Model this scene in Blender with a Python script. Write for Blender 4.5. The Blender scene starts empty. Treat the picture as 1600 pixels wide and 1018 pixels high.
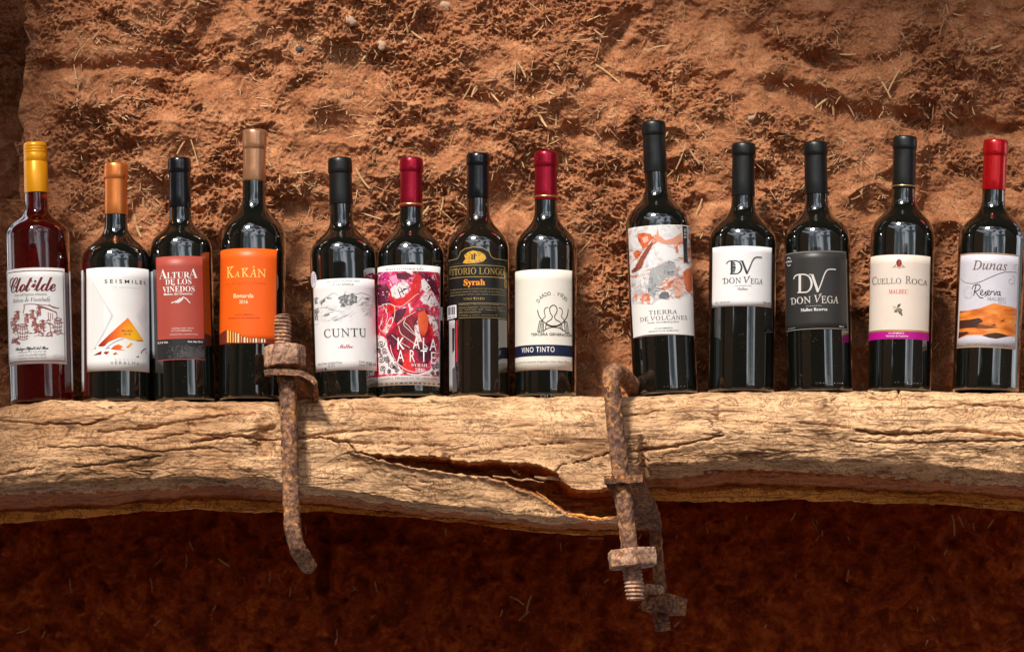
import bpy, bmesh, math, random
import numpy as np
from mathutils import Vector, Matrix

random.seed(7)
SC = bpy.context.scene
COL = SC.collection

# ------------------------------------------------------------------ camera
K = 0.00075          # metres per photograph pixel on the plane of the bottles (y = 0)
D = 5.0              # camera distance from that plane
ZC = -0.50           # camera height (the eye is below the beam and looks slightly up)
cam = bpy.data.cameras.new('camera')
cam_o = bpy.data.objects.new('camera', cam)
COL.objects.link(cam_o)
cam_o.location = (0, -D, ZC)
cam_o.rotation_euler = (math.radians(90), 0, 0)
cam.sensor_width = 36
cam.lens = 36 * D / (1600 * K)
cam.shift_y = -ZC / (1600 * K)
cam.clip_start = 0.05
cam.clip_end = 500
SC.camera = cam_o

# ------------------------------------------------------------------ sky, sun, exposure
SUN_EL, SUN_AZ = 47, -24          # degrees; azimuth to the right of straight out from the wall
to_sun = Vector((math.sin(math.radians(SUN_AZ)) * math.cos(math.radians(SUN_EL)),
                 -math.cos(math.radians(SUN_AZ)) * math.cos(math.radians(SUN_EL)),
                 math.sin(math.radians(SUN_EL))))
world = bpy.data.worlds.new('World')
SC.world = world
world.use_nodes = True
nt = world.node_tree
bg = nt.nodes['Background']
sky = nt.nodes.new('ShaderNodeTexSky')
sky.sky_type = 'NISHITA'
sky.sun_disc = False
sky.sun_elevation = math.radians(SUN_EL)
sky.sun_rotation = math.atan2(to_sun.x, to_sun.y)
tc = nt.nodes.new('ShaderNodeTexCoord')
mp = nt.nodes.new('ShaderNodeMapping')
mp.inputs['Scale'].default_value = (2.2, 2.2, 4.5)
nz = nt.nodes.new('ShaderNodeTexNoise')
nz.inputs['Scale'].default_value = 1.6
nz.inputs['Detail'].default_value = 7
nz.inputs['Roughness'].default_value = 0.58
rp = nt.nodes.new('ShaderNodeValToRGB')
rp.color_ramp.elements[0].position = 0.45
rp.color_ramp.elements[1].position = 0.60
mx = nt.nodes.new('ShaderNodeMix')
mx.data_type = 'RGBA'
nt.links.new(tc.outputs['Generated'], mp.inputs['Vector'])
nt.links.new(mp.outputs['Vector'], nz.inputs['Vector'])
nt.links.new(nz.outputs['Fac'], rp.inputs['Fac'])
nt.links.new(rp.outputs['Color'], mx.inputs['Factor'])
nt.links.new(sky.outputs['Color'], mx.inputs['A'])
mx.inputs['B'].default_value = (40, 41.5, 44, 1)
nt.links.new(mx.outputs['Result'], bg.inputs['Color'])
bg.inputs['Strength'].default_value = 0.05

sun = bpy.data.lights.new('sun', 'SUN')
sun.energy = 5.0
sun.angle = math.radians(10)
sun.color = (1.0, 0.93, 0.83)
sun_o = bpy.data.objects.new('sun', sun)
COL.objects.link(sun_o)
sun_o.rotation_euler = to_sun.to_track_quat('Z', 'Y').to_euler()

SC.view_settings.view_transform = 'Standard'
SC.view_settings.look = 'None'
SC.view_settings.exposure = 0.05
SC.view_settings.gamma = 1.0

# ------------------------------------------------------------------ helpers
def X(px): return (px - 800) * K
def Z(py): return (509 - py) * K
def P(px, py, y):
    s = (D + y) / D
    return (X(px) * s, y, ZC + (Z(py) - ZC) * s)

_perm = np.random.RandomState(3).permutation(512)
_ang = np.random.RandomState(4).rand(512) * 2 * np.pi
_gx, _gy = np.cos(_ang), np.sin(_ang)
def noise2(x, y, seed=0):
    x = np.asarray(x, float) + seed * 17.31
    y = np.asarray(y, float) + seed * 9.77
    xi = np.floor(x).astype(np.int64); yi = np.floor(y).astype(np.int64)
    xf = x - xi; yf = y - yi
    u = xf * xf * xf * (xf * (xf * 6 - 15) + 10)
    v = yf * yf * yf * (yf * (yf * 6 - 15) + 10)
    def g(ix, iy, fx, fy):
        h = _perm[(_perm[(ix + seed * 31) & 511] + iy) & 511]
        return _gx[h] * fx + _gy[h] * fy
    a = g(xi, yi, xf, yf); b = g(xi + 1, yi, xf - 1, yf)
    c = g(xi, yi + 1, xf, yf - 1); d = g(xi + 1, yi + 1, xf - 1, yf - 1)
    return 1.5 * ((a + (b - a) * u) * (1 - v) + (c + (d - c) * u) * v)
def fbm(x, y, seed=0, octv=4, gain=0.5):
    r = 0; a = 1.0; f = 1.0
    for i in range(octv):
        r = r + a * noise2(x * f, y * f, seed + i)
        a *= gain; f *= 2.03
    return r
def smooth(a, b, x):
    t = np.clip((x - a) / (b - a), 0, 1)
    return t * t * (3 - 2 * t)

def link(name, me, mat=None, parent=None):
    o = bpy.data.objects.new(name, me)
    COL.objects.link(o)
    if mat is not None and me is not None:
        for m in (mat if isinstance(mat, (list, tuple)) else [mat]):
            me.materials.append(m)
    if parent is not None: o.parent = parent
    return o
def tag(o, label=None, cat=None, group=None, kind=None):
    if label: o['label'] = label
    if cat: o['category'] = cat
    if group: o['group'] = group
    if kind: o['kind'] = kind
    return o
def empty(name, loc):
    o = bpy.data.objects.new(name, None)
    COL.objects.link(o)
    o.location = loc
    o.empty_display_size = 0.02
    return o
def grid_mesh(name, V, wrap_u=False, smooth_shade=True, mat_idx=None):
    """V: (rows, cols, 3) array -> quad mesh."""
    nr, nc = V.shape[:2]
    idx = np.arange(nr * nc).reshape(nr, nc)
    if wrap_u:
        a = idx[:-1, :]; b = np.roll(idx, -1, 1)[:-1, :]; c = np.roll(idx, -1, 1)[1:, :]; d = idx[1:, :]
    else:
        a = idx[:-1, :-1]; b = idx[:-1, 1:]; c = idx[1:, 1:]; d = idx[1:, :-1]
    F = np.stack([a, b, c, d], -1).reshape(-1, 4)
    me = bpy.data.meshes.new(name)
    me.vertices.add(nr * nc)
    me.vertices.foreach_set('co', V.reshape(-1).astype(np.float32))
    me.loops.add(F.size)
    me.loops.foreach_set('vertex_index', F.reshape(-1).astype(np.int32))
    me.polygons.add(len(F))
    me.polygons.foreach_set('loop_start', np.arange(0, F.size, 4, dtype=np.int32))
    me.polygons.foreach_set('loop_total', np.full(len(F), 4, dtype=np.int32))
    if mat_idx is not None:
        me.polygons.foreach_set('material_index', mat_idx.reshape(-1).astype(np.int32))
    me.update(calc_edges=True)
    me.polygons.foreach_set('use_smooth', np.full(len(F), smooth_shade, dtype=bool))
    me.validate()
    return me
def bm_mesh(name, bm, smooth_shade=True):
    me = bpy.data.meshes.new(name)
    bm.to_mesh(me); bm.free()
    if smooth_shade:
        me.polygons.foreach_set('use_smooth', np.full(len(me.polygons), True, dtype=bool))
    return me
def py_mesh(name, V, F, smooth_shade=True):
    me = bpy.data.meshes.new(name)
    me.from_pydata([tuple(v) for v in V], [], F)
    me.update()
    if smooth_shade:
        me.polygons.foreach_set('use_smooth', np.full(len(me.polygons), True, dtype=bool))
    return me

# ------------------------------------------------------------------ materials
class N:
    """A tiny node-tree writer."""
    def __init__(s, name):
        s.m = bpy.data.materials.new(name); s.m.use_nodes = True
        s.t = s.m.node_tree; s.b = s.t.nodes['Principled BSDF']
        s.co = s.t.nodes.new('ShaderNodeTexCoord')
    def link(s, a, b): s.t.links.new(a, b)
    def mapping(s, scale, src='Object', rot=(0, 0, 0), loc=(0, 0, 0)):
        m = s.t.nodes.new('ShaderNodeMapping')
        m.inputs['Scale'].default_value = scale; m.inputs['Rotation'].default_value = rot
        m.inputs['Location'].default_value = loc
        s.link(s.co.outputs[src], m.inputs['Vector']); return m.outputs['Vector']
    def noise(s, vec, scale, detail=5, rough=0.55, dist=0.0):
        n = s.t.nodes.new('ShaderNodeTexNoise')
        n.inputs['Scale'].default_value = scale; n.inputs['Detail'].default_value = detail
        n.inputs['Roughness'].default_value = rough; n.inputs['Distortion'].default_value = dist
        if vec is not None: s.link(vec, n.inputs['Vector'])
        return n.outputs['Fac']
    def ramp(s, fac, stops, interp='LINEAR'):
        r = s.t.nodes.new('ShaderNodeValToRGB'); cr = r.color_ramp; cr.interpolation = interp
        while len(cr.elements) < len(stops): cr.elements.new(0.5)
        for e, (p, c) in zip(cr.elements, stops):
            e.position = p
            e.color = (c, c, c, 1) if isinstance(c, (int, float)) else (*c, 1)
        s.link(fac, r.inputs['Fac']); return r.outputs['Color']
    def mix(s, fac, a, b, mode='MIX'):
        m = s.t.nodes.new('ShaderNodeMix'); m.data_type = 'RGBA'; m.blend_type = mode
        for v, k in ((fac, 'Factor'), (a, 'A'), (b, 'B')):
            i = m.inputs[k] if k != 'Factor' else m.inputs[0]
            if hasattr(v, 'is_linked'): s.link(v, i)
            elif isinstance(v, (int, float)) and k == 'Factor': i.default_value = v
            else: i.default_value = (*v, 1)
        return m.outputs['Result']
    def math(s, op, a, b=None):
        m = s.t.nodes.new('ShaderNodeMath'); m.operation = op
        for i, v in enumerate((a, b)):
            if v is None: continue
            if hasattr(v, 'is_linked'): s.link(v, m.inputs[i])
            else: m.inputs[i].default_value = v
        return m.outputs[0]
    def bump(s, h, strength=0.5, dist=0.002, prev=None):
        b = s.t.nodes.new('ShaderNodeBump')
        b.inputs['Strength'].default_value = strength; b.inputs['Distance'].default_value = dist
        s.link(h, b.inputs['Height'])
        if prev is not None: s.link(prev, b.inputs['Normal'])
        s.link(b.outputs['Normal'], s.b.inputs['Normal']); return b.outputs['Normal']
    def set(s, **kw):
        for k, v in kw.items():
            i = s.b.inputs[k.replace('_', ' ')]
            if hasattr(v, 'is_linked'): s.link(v, i)
            elif isinstance(v, tuple): i.default_value = (*v, 1) if len(v) == 3 else v
            else: i.default_value = v
        return s

def mud_material(name, c_dark, c_mid, c_light):
    n = N(name); v = n.mapping((1, 1, 1))
    big = n.noise(v, 9, 4, 0.6); fine = n.noise(v, 120, 6, 0.7); mid = n.noise(v, 38, 6, 0.65, 0.6)
    c = n.ramp(mid, [(0.30, c_dark), (0.5, c_mid), (0.72, c_light)])
    c = n.mix(n.ramp(big, [(0.35, 0.0), (0.7, 0.55)]), c, c_mid)
    grit = n.ramp(n.noise(v, 420, 3, 0.6), [(0.3, 0.62), (0.7, 1.25)])
    c = n.mix(1.0, c, grit, 'MULTIPLY')
    n.set(Base_Color=c, Roughness=0.93, Specular_IOR_Level=0.25)
    b1 = n.bump(mid, 0.35, 0.004)
    b2 = n.bump(fine, 0.55, 0.0024, b1)
    n.bump(n.noise(v, 480, 4, 0.7), 0.55, 0.0010, b2)
    return n.m
M_MUD = mud_material('adobe_mud', (0.20, 0.068, 0.026), (0.42, 0.165, 0.072), (0.64, 0.315, 0.155))
M_MUD_LOW = mud_material('shade_red_mud', (0.06, 0.007, 0.001), (0.36, 0.052, 0.005), (0.66, 0.16, 0.022))  # mud reddened in its colour to carry the shade under the beam

def straw_material(name, a, b):
    n = N(name); v = n.mapping((1, 1, 1))
    o = n.t.nodes.new('ShaderNodeObjectInfo')
    f = n.noise(v, 60, 3, 0.6)
    c = n.ramp(f, [(0.3, a), (0.7, b)])
    n.set(Base_Color=c, Roughness=0.6, Specular_IOR_Level=0.35)
    return n.m
M_STRAW = straw_material('dry_straw', (0.52, 0.30, 0.13), (0.70, 0.47, 0.25))
M_STRAW_MUD = straw_material('muddy_straw', (0.34, 0.155, 0.075), (0.52, 0.29, 0.15))
M_STONE = N('pebble_stone').set(Base_Color=(0.45, 0.30, 0.2), Roughness=0.8).m
M_STONE_D = N('dark_pebble').set(Base_Color=(0.05, 0.035, 0.03), Roughness=0.8).m

def wood_material(name, pale, mid, dark, stain):
    n = N(name)
    v3 = n.mapping((1, 1.7, 1.7)); v = n.mapping((3.5, 34, 34)); v2 = n.mapping((9, 210, 210)); v4 = n.mapping((2.4, 17, 17)); v5 = n.mapping((5, 60, 60))
    g1 = n.noise(v, 1.4, 6, 0.6, 0.7); g2 = n.noise(v2, 1.3, 5, 0.65, 0.5); patch = n.noise(v3, 17, 6, 0.62, 1.4); age = n.noise(v3, 6, 4, 0.6, 0.6)
    c = n.ramp(g1, [(0.22, stain), (0.32, mid), (0.44, pale), (0.62, pale), (0.74, mid), (0.84, stain)])
    sx = n.t.nodes.new('ShaderNodeSeparateXYZ'); n.link(n.co.outputs['Object'], sx.inputs[0])
    grey = n.math('ADD', age, n.math('MULTIPLY', sx.outputs['X'], -0.22))                # one end has weathered more
    c = n.mix(n.ramp(grey, [(0.42, 0.0), (0.70, 0.95)]), c, mid)
    c = n.mix(n.ramp(n.noise(n.mapping((1, 2.6, 2.6)), 9, 6, 0.66, 1.0), [(0.50, 0.0), (0.60, 0.55), (0.72, 0.75)]), c, tuple(q * .78 for q in mid))
    c = n.mix(n.ramp(g2, [(0.33, 0.8), (0.47, 0.0)]), c, dark)                                       # fine dark grain
    # long drying checks: thin contour lines of a stretched noise
    for vec, sc, lo, w, amt in ((v4, 1.5, 0.50, 0.006, 0.95), (v4, 2.3, 0.44, 0.005, 0.8), (v5, 1.6, 0.52, 0.008, 0.6)):
        f = n.noise(vec, sc, 4, 0.55, 0.9)
        ln = n.ramp(f, [(lo - w * 2, 0.0), (lo - w * .5, amt), (lo + w * .5, amt), (lo + w * 2, 0.0)])
        keep = n.ramp(n.noise(v3, 13 + sc * 3, 2, 0.5), [(0.42, 0.0), (0.55, 1.0)])
        c = n.mix(n.math('MULTIPLY', ln, keep), c, dark)
    # curled borer stains with crisp dark rims
    for th, s_ in ((0.50, 1.0), (0.585, 0.9), (0.42, 0.7)):
        ln = n.ramp(patch, [(th - 0.030, 0.0), (th - 0.006, 0.85 * s_), (th + 0.004, 0.55 * s_), (th + 0.008, 0.0)])
        c = n.mix(ln, c, stain)
    sp = n.ramp(n.noise(v3, 52, 4, 0.65, 0.4), [(0.62, 0.0), (0.70, 0.8)])
    c = n.mix(sp, c, stain)
    n.set(Base_Color=c, Roughness=0.82, Specular_IOR_Level=0.25)
    b = n.bump(g1, 0.15, 0.0012)
    b = n.bump(g2, 0.30, 0.0008, b)
    n.bump(n.noise(v3, 330, 4, 0.6), 0.12, 0.0004, b)
    return n.m
M_WOOD = wood_material('weathered_wood', (0.78, 0.475, 0.255), (0.47, 0.245, 0.115), (0.07, 0.028, 0.012), (0.16, 0.068, 0.028))
M_WOOD_BOUNCE = wood_material('bounce_lit_wood', (0.92, 0.42, 0.09), (0.70, 0.26, 0.045), (0.12, 0.025, 0.006), (0.20, 0.05, 0.014))  # orange bounce light put into the wood colour of the lower rim
M_WOOD_IN_SHADE = wood_material('split_and_shade_wood', (0.55, 0.16, 0.03), (0.36, 0.085, 0.016), (0.07, 0.02, 0.007), (0.09, 0.026, 0.009))  # red inside of the split; also paints the underside's shaded strip

def rust_material(name, a, b, c_, d):
    n = N(name); v = n.mapping((1, 1, 1))
    f = n.noise(v, 60, 6, 0.65, 0.3); g = n.noise(v, 210, 5, 0.7)
    c = n.ramp(f, [(0.3, a), (0.45, b), (0.58, c_), (0.72, d)])
    c = n.mix(n.ramp(g, [(0.42, 0.8), (0.56, 0.0)]), c, a)
    c = n.mix(n.ramp(n.noise(v, 95, 5, 0.7, 0.5), [(0.60, 0.0), (0.64, 0.85)]), c, tuple(min(1, q * 1.35) for q in d))
    n.set(Base_Color=c, Roughness=0.86, Specular_IOR_Level=0.35, Metallic=0.1)
    b1 = n.bump(f, 0.5, 0.002); n.bump(g, 0.9, 0.0014, b1)
    return n.m
M_RUST = rust_material('rust', (0.07, 0.03, 0.02), (0.24, 0.125, 0.08), (0.44, 0.21, 0.10), (0.62, 0.27, 0.07))
M_RUST_PALE = rust_material('pale_rust', (0.13, 0.055, 0.03), (0.38, 0.21, 0.14), (0.58, 0.36, 0.25), (0.58, 0.26, 0.09))

M_RUST_SHADE = rust_material('shaded_rust', (0.05, 0.022, 0.014), (0.20, 0.09, 0.05), (0.36, 0.15, 0.06), (0.52, 0.2, 0.05))  # rust with the shadow under the beam put into its colour
def glass_material(name, col):
    n = N(name); v = n.mapping((1, 1, 1))
    sm = n.ramp(n.noise(v, 26, 4, 0.6), [(0.35, 0.015), (0.75, 0.085)])
    speck = n.math('MULTIPLY', n.ramp(n.noise(v, 700, 2, 0.5), [(0.66, 0.0), (0.72, 0.55)]), n.ramp(n.noise(v, 34, 3, 0.6), [(0.45, 0.0), (0.62, 1.0)]))
    dc = n.mix(speck, col, (0.20, 0.14, 0.10))
    n.set(Base_Color=dc, Roughness=sm, IOR=1.75, Coat_Weight=1.0, Coat_Roughness=0.015, Coat_IOR=1.65)
    n.bump(n.noise(v, 14, 2, 0.4), 0.06, 0.01)
    return n.m
M_GLASS = glass_material('dark_wine_glass', (0.0035, 0.004, 0.0028))
M_GLASS_BR = glass_material('brownish_wine_glass', (0.008, 0.0055, 0.003))
_n = N('rose_wine_glass'); M_ROSE = _n.m
_n.set(Base_Color=(0.19, 0.006, 0.0025), Roughness=0.02, IOR=1.42, Transmission_Weight=0.86, Coat_Weight=1.0, Coat_Roughness=0.02)

def cap_material(name, col, rough, metal, coat=0.0, bump=0.28):
    n = N(name); v = n.mapping((1, 1, 1)); v2 = n.mapping((1, 1, 0.12))
    r = n.ramp(n.noise(v, 60, 4, 0.6), [(0.3, rough * 0.85), (0.7, min(1, rough * 1.2))])
    n.set(Base_Color=col, Roughness=r, Metallic=metal, Coat_Weight=coat, Coat_Roughness=0.25)
    b = n.bump(n.noise(v2, 90, 3, 0.5), bump, 0.0016)
    n.bump(n.noise(v, 45, 3, 0.5), bump, 0.002, b)
    return n.m
M_CAP_BLACK = cap_material('black_capsule', (0.0055, 0.006, 0.0065), 0.38, 0.0)
M_CAP_GLOSS = cap_material('glossy_black_capsule', (0.003, 0.004, 0.006), 0.2, 0.0, 0.4)
M_CAP_YELLOW = cap_material('yellow_capsule', (0.92, 0.37, 0.005), 0.34, 0.25)
M_CAP_ORANGE = cap_material('orange_copper_capsule', (0.92, 0.28, 0.07), 0.30, 0.75, 0.2)
M_CAP_COPPER = cap_material('brown_copper_capsule', (0.56, 0.27, 0.14), 0.28, 0.65, 0.3)
M_CAP_RED = cap_material('wine_red_capsule', (0.42, 0.012, 0.035), 0.27, 0.75)
M_CAP_BRIGHT = cap_material('bright_red_capsule', (0.54, 0.006, 0.010), 0.24, 0.55, 0.3)
M_GOLD = N('gold_foil').set(Base_Color=(0.85, 0.55, 0.18), Roughness=0.28, Metallic=0.9).m

_pm = {}
def ink(col, rough=0.5, metal=0.0, name='print_ink'):
    k = (col, rough, metal)
    if k not in _pm:
        _pm[k] = N(name).set(Base_Color=col, Roughness=rough, Metallic=metal, Specular_IOR_Level=0.4).m
    return _pm[k]
def paper(col, rough=0.5, var=0.05, name='label_paper'):
    n = N(name); v = n.mapping((1, 1, 1))
    f = n.noise(v, 35, 4, 0.6)
    lo = tuple(c * (1 - var) for c in col)
    n.set(Base_Color=n.ramp(f, [(0.35, lo), (0.65, col)]), Roughness=rough, Specular_IOR_Level=0.4)
    b = n.bump(n.noise(v, 22, 3, 0.5), 0.12, 0.003)
    n.bump(n.noise(v, 900, 3, 0.5), 0.12, 0.0004, b)
    return n.m
#@@SETTING
# ------------------------------------------------------------------ courtyard that the glass mirrors, with an added post for shade
def box_obj(name, lo, hi, mat):
    bm = bmesh.new()
    bmesh.ops.create_cube(bm, size=1)
    for v in bm.verts:
        v.co = Vector([(l + h) / 2 + c * (h - l) for l, h, c in zip(lo, hi, v.co)])
    return link(name, bm_mesh(name, bm, False), mat)
M_YARD = N('packed_earth').set(Base_Color=(0.055, 0.027, 0.013), Roughness=0.95).m
tag(box_obj('ground', (-60, -60, -1.6), (60, 0.6, -1.5), M_YARD), kind='structure')
M_YARDWALL = N('courtyard_adobe').set(Base_Color=(0.24, 0.125, 0.07), Roughness=0.9).m
M_TIMBER = N('dark_eave_timber').set(Base_Color=(0.05, 0.03, 0.018), Roughness=0.8).m
tag(box_obj('courtyard_wall', (-20, -11.6, -1.5), (3.2, -11.0, 1.42), M_TIMBER), kind='structure')
tag(box_obj('courtyard_wall', (-6.6, -9.4, -1.5), (-6.0, 0.0, 4.6), M_YARDWALL), kind='structure')
tag(box_obj('courtyard_wall', (6.0, -6.2, -1.5), (6.6, 0.0, 4.6), M_TIMBER), kind='structure')
ev = [(-6, -.70), (-1.6, -.72), (-1.15, -.86), (-.9, -.70), (-.65, -.56), (-.35, -.53), (-.38, -.56), (-.24, -.76), (-.06, -.92), (1.4, -1.08), (6, -.95)]  # unseen eave, its front edge shaped to shade the wall's upper right
bm = bmesh.new()
lo = [bm.verts.new((x, y, 1.45)) for x, y in ev]; lb = [bm.verts.new((x, .9, 1.45)) for x, y in ev]; hi = [bm.verts.new((x, y, 1.56)) for x, y in ev]; hb = [bm.verts.new((x, .9, 1.56)) for x, y in ev]
for k in range(len(ev) - 1):
    for q in ((lo[k], lb[k], lb[k + 1], lo[k + 1]), (hi[k], hi[k + 1], hb[k + 1], hb[k]), (lo[k], lo[k + 1], hi[k + 1], hi[k]), (lb[k + 1], lb[k], hb[k], hb[k + 1])): bm.faces.new(q)
tag(link('shading_eave', bm_mesh('shading_eave', bm, False), M_TIMBER), kind='structure')
tag(box_obj('shade_post', (-1.15, -.56, -1.5), (-.815, -.36, 1.45), M_TIMBER), kind='structure')  # unseen post added to keep the sun off the wall's left end

# ------------------------------------------------------------------ adobe wall
WY = 0.092                                     # mean front plane of the upper wall
def seg_dist(px, py, pts):
    d = np.full(np.shape(px), 1e9)
    for (x0, y0), (x1, y1) in zip(pts[:-1], pts[1:]):
        dx, dy = x1 - x0, y1 - y0
        t = np.clip(((px - x0) * dx + (py - y0) * dy) / (dx * dx + dy * dy + 1e-9), 0, 1)
        d = np.minimum(d, np.hypot(px - x0 - t * dx, py - y0 - t * dy))
    return d
SEAMS = [([(60, 84), (140, 92), (240, 78), (330, 96)], 12, 0.012),
         ([(140, 112), (150, 170), (160, 230)], 10, 0.006),
         ([(310, 20), (300, 70)], 14, 0.012),
         ([(560, 60), (640, 112), (760, 140), (830, 128)], 16, 0.012),
         ([(1180, 30), (1250, 70), (1340, 90), (1460, 60)], 12, 0.012),
         ([(1466, 0), (1462, 90), (1470, 180), (1460, 300), (1465, 420), (1460, 560)], 12, 0.013),
         ([(1210, 120), (1270, 140), (1330, 160), (1460, 178), (1600, 186), (1700, 180)], 18, 0.018),
         ([(1080, 330), (1120, 300), (1200, 260)], 16, 0.008),
         ([(940, 100), (950, 60), (980, 20)], 14, 0.010),
         ([(420, 560), (600, 540), (900, 560)], 20, 0.012),
         ([(190, 330), (220, 290), (330, 270), (480, 300)], 16, 0.008)]
def wall_height(x, z):
    px = x / K + 800; py = 509 - z / K
    wx = x + 0.010 * fbm(x / 0.05, z / 0.05, 3, 3); wz = z + 0.010 * fbm(x / 0.05, z / 0.05, 9, 3)
    h = 0.020 * noise2(x / 0.24, z / 0.15, 1) + 0.014 * noise2(x / 0.10, z / 0.065, 2) + 0.006 * noise2(wx / 0.04, wz / 0.028, 23)
    for pts, w, dep in SEAMS:
        d = seg_dist(px + 9 * noise2(x / .03, z / .03, 21), py + 9 * noise2(x / .03, z / .03, 22), pts)
        h -= dep * np.exp(-(d / w) ** 2)
    rough = smooth(-0.30, 0.45, fbm(x / 0.13, z / 0.10, 14, 3))
    rough = 0.07 + 0.68 * rough
    F = fbm(wx / 0.040, wz / 0.040, 5, 5, 0.52)
    clump = (1 - np.abs(fbm((wx + .6 * wz) / 0.030, (wz - .3 * wx) / 0.034, 15, 3))) - 0.6
    ang = 0.9 + 1.4 * noise2(x / 0.16, z / 0.16, 31)
    ca, sa = np.cos(ang), np.sin(ang)
    a = wx * ca + wz * sa; b = -wx * sa + wz * ca
    fib = (1 - np.abs(noise2(a / 0.017, b / 0.0050, 6))) ** 3 - 0.4
    fib2 = (1 - np.abs(noise2(b / 0.012, a / 0.0036, 7))) ** 3 - 0.4
    fine = fbm(x / 0.0060, z / 0.0048, 8, 3, 0.65)
    q = F * 5.0 + 1.2 * fine                                    # flaky ledges: the mud breaks off in thin scales
    fl = np.floor(q); fr = q - fl
    flake = (fl + smooth(0.0, 0.16, fr)) / 5.0
    q2 = fbm(wx / 0.017 + 3, wz / 0.013, 41, 4, 0.6) * 3.2
    fl2 = np.floor(q2); flake2 = (fl2 + smooth(0.0, 0.2, q2 - fl2)) / 3.2
    lumps = np.maximum(0, 1 - np.abs(fbm(wx / 0.070, wz / 0.062, 44, 2)) * 1.6)
    h = h + 0.008 * lumps + rough * (0.0135 * flake + 0.0090 * clump + 0.0050 * fib + 0.0036 * fib2 + 0.0034 * flake2 + 0.0008 * fine) + (1 - rough) * 0.0015 * flake2
    h = h + 0.0007 * fine
    return h
STEP = 0.00105
x0, x1 = -0.68, 0.73
xs = np.arange(x0, x1, STEP); zs = np.arange(0.48, -0.15, -STEP)
GX, GZ = np.meshgrid(xs, zs)
HH = wall_height(GX, GZ)
PXg = GX / K * (D / (D + WY)) + 800; PYg = 509 - ((GZ - ZC) * (D / (D + WY)) + ZC) / K
edge = np.where(PYg < 312, 30 + 5 * np.sin(PYg / 37.0), -90) + 7 * noise2(GX * 0, GZ / .02, 40)
edge = np.where((PYg > 225) & (PYg < 312), edge - 12, edge)
fall = smooth(0, 1, (edge + 9 - PXg) / 16.0)
YY = WY - HH + 0.24 * fall
# the mud bulges forward again where it meets the beam
wall_me = grid_mesh('adobe_wall', np.stack([GX, YY, GZ], -1))
wall = link('adobe_wall', wall_me, M_MUD)
tag(wall, 'rough red adobe wall full of chopped straw behind the row of bottles', 'wall', kind='thing')
def wall_at(x, z):
    i = (0.48 - z) / STEP; j = (x - x0) / STEP
    i = int(min(max(i, 0), len(zs) - 2)); j = int(min(max(j, 0), len(xs) - 2))
    return YY[i, j], (YY[i, j + 2 if j + 2 < len(xs) else j] - YY[i, j - 2]) / 0.005, (YY[i - 2, j] - YY[min(i + 2, len(zs) - 1), j]) / 0.005

xs2 = np.arange(x0, x1, 0.002); zs2 = np.arange(-0.10, -0.58, -0.0018)
LX, LZ = np.meshgrid(xs2, zs2)
wx = LX + 0.02 * fbm(LX / .06, LZ / .06, 51, 3); wz = LZ + 0.02 * fbm(LX / .06, LZ / .06, 57, 3)
LH = 0.030 * noise2(LX / .2, LZ / .15, 52) + 0.020 * noise2(LX / .07, LZ / .05, 53) + 0.017 * fbm(LX / .032, LZ / .026, 58, 5, .58) + 0.006 * np.floor(3 * fbm(LX / .035, LZ / .03, 59, 3)) / 3
LH -= 0.25 * np.maximum(0, -0.21 - LZ)
lpx = LX / K + 800; lpy = 509 - LZ / K
d = seg_dist(lpx, lpy, [(1500, 820), (1530, 880), (1570, 960), (1590, 1020)])
LH += 0.02 * np.exp(-(d / 16) ** 2)
d = seg_dist(lpx, lpy, [(484, 790), (484, 900)])
LH -= 0.03 * np.exp(-(d / 12) ** 4)
LOWY = 0.30
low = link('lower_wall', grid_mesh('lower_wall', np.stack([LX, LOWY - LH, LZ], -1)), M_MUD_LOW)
tag(low, 'earth wall set back under the beam, its deep red shade put into the colour', 'wall', kind='thing')

# straw chopped into the mud
def straw_mesh(L, w, seed, seg=5):
    r = random.Random(seed); V = []; F = []
    bend = r.uniform(-0.07, 0.07) * L; twist = r.uniform(-.8, .8)
    for i in range(seg + 1):
        t = i / seg; x = (t - .5) * L; off = bend * (1 - (2 * t - 1) ** 2)
        ww = w * (0.75 + 0.25 * math.sin(math.pi * t)); a = twist * (t - .5)
        for k in range(4):
            ph = a + k * math.pi / 2
            V.append((x, off + math.cos(ph) * ww * 0.5, math.sin(ph) * ww * 0.28))
    for i in range(seg):
        for k in range(4):
            F.append((i * 4 + k, i * 4 + (k + 1) % 4, i * 4 + 4 + (k + 1) % 4, i * 4 + 4 + k))
    F += [(3, 2, 1, 0), tuple(seg * 4 + k for k in range(4))]
    return V, F
def straw_pose(px, py, tilt, rnd, ang=None):
    x = X(px) * (D + WY) / D; z = ZC + (Z(py) - ZC) * (D + WY) / D
    y, sx, sz = wall_at(x, z)
    nrm = Vector((-sx * .6, -1, -sz * .6)).normalized()
    a = rnd.uniform(0, math.pi) if ang is None else ang
    t = Vector((math.cos(a), 0, math.sin(a)))
    t = (t - nrm * t.dot(nrm)).normalized()
    t = (t + nrm * tilt).normalized()
    b = nrm.cross(t).normalized(); nn = t.cross(b)
    M = Matrix((t, b, nn)).transposed().to_4x4()
    M.translation = Vector((x, y, z)) + nrm * rnd.uniform(-0.0016, 0.0006)
    return M
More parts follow.
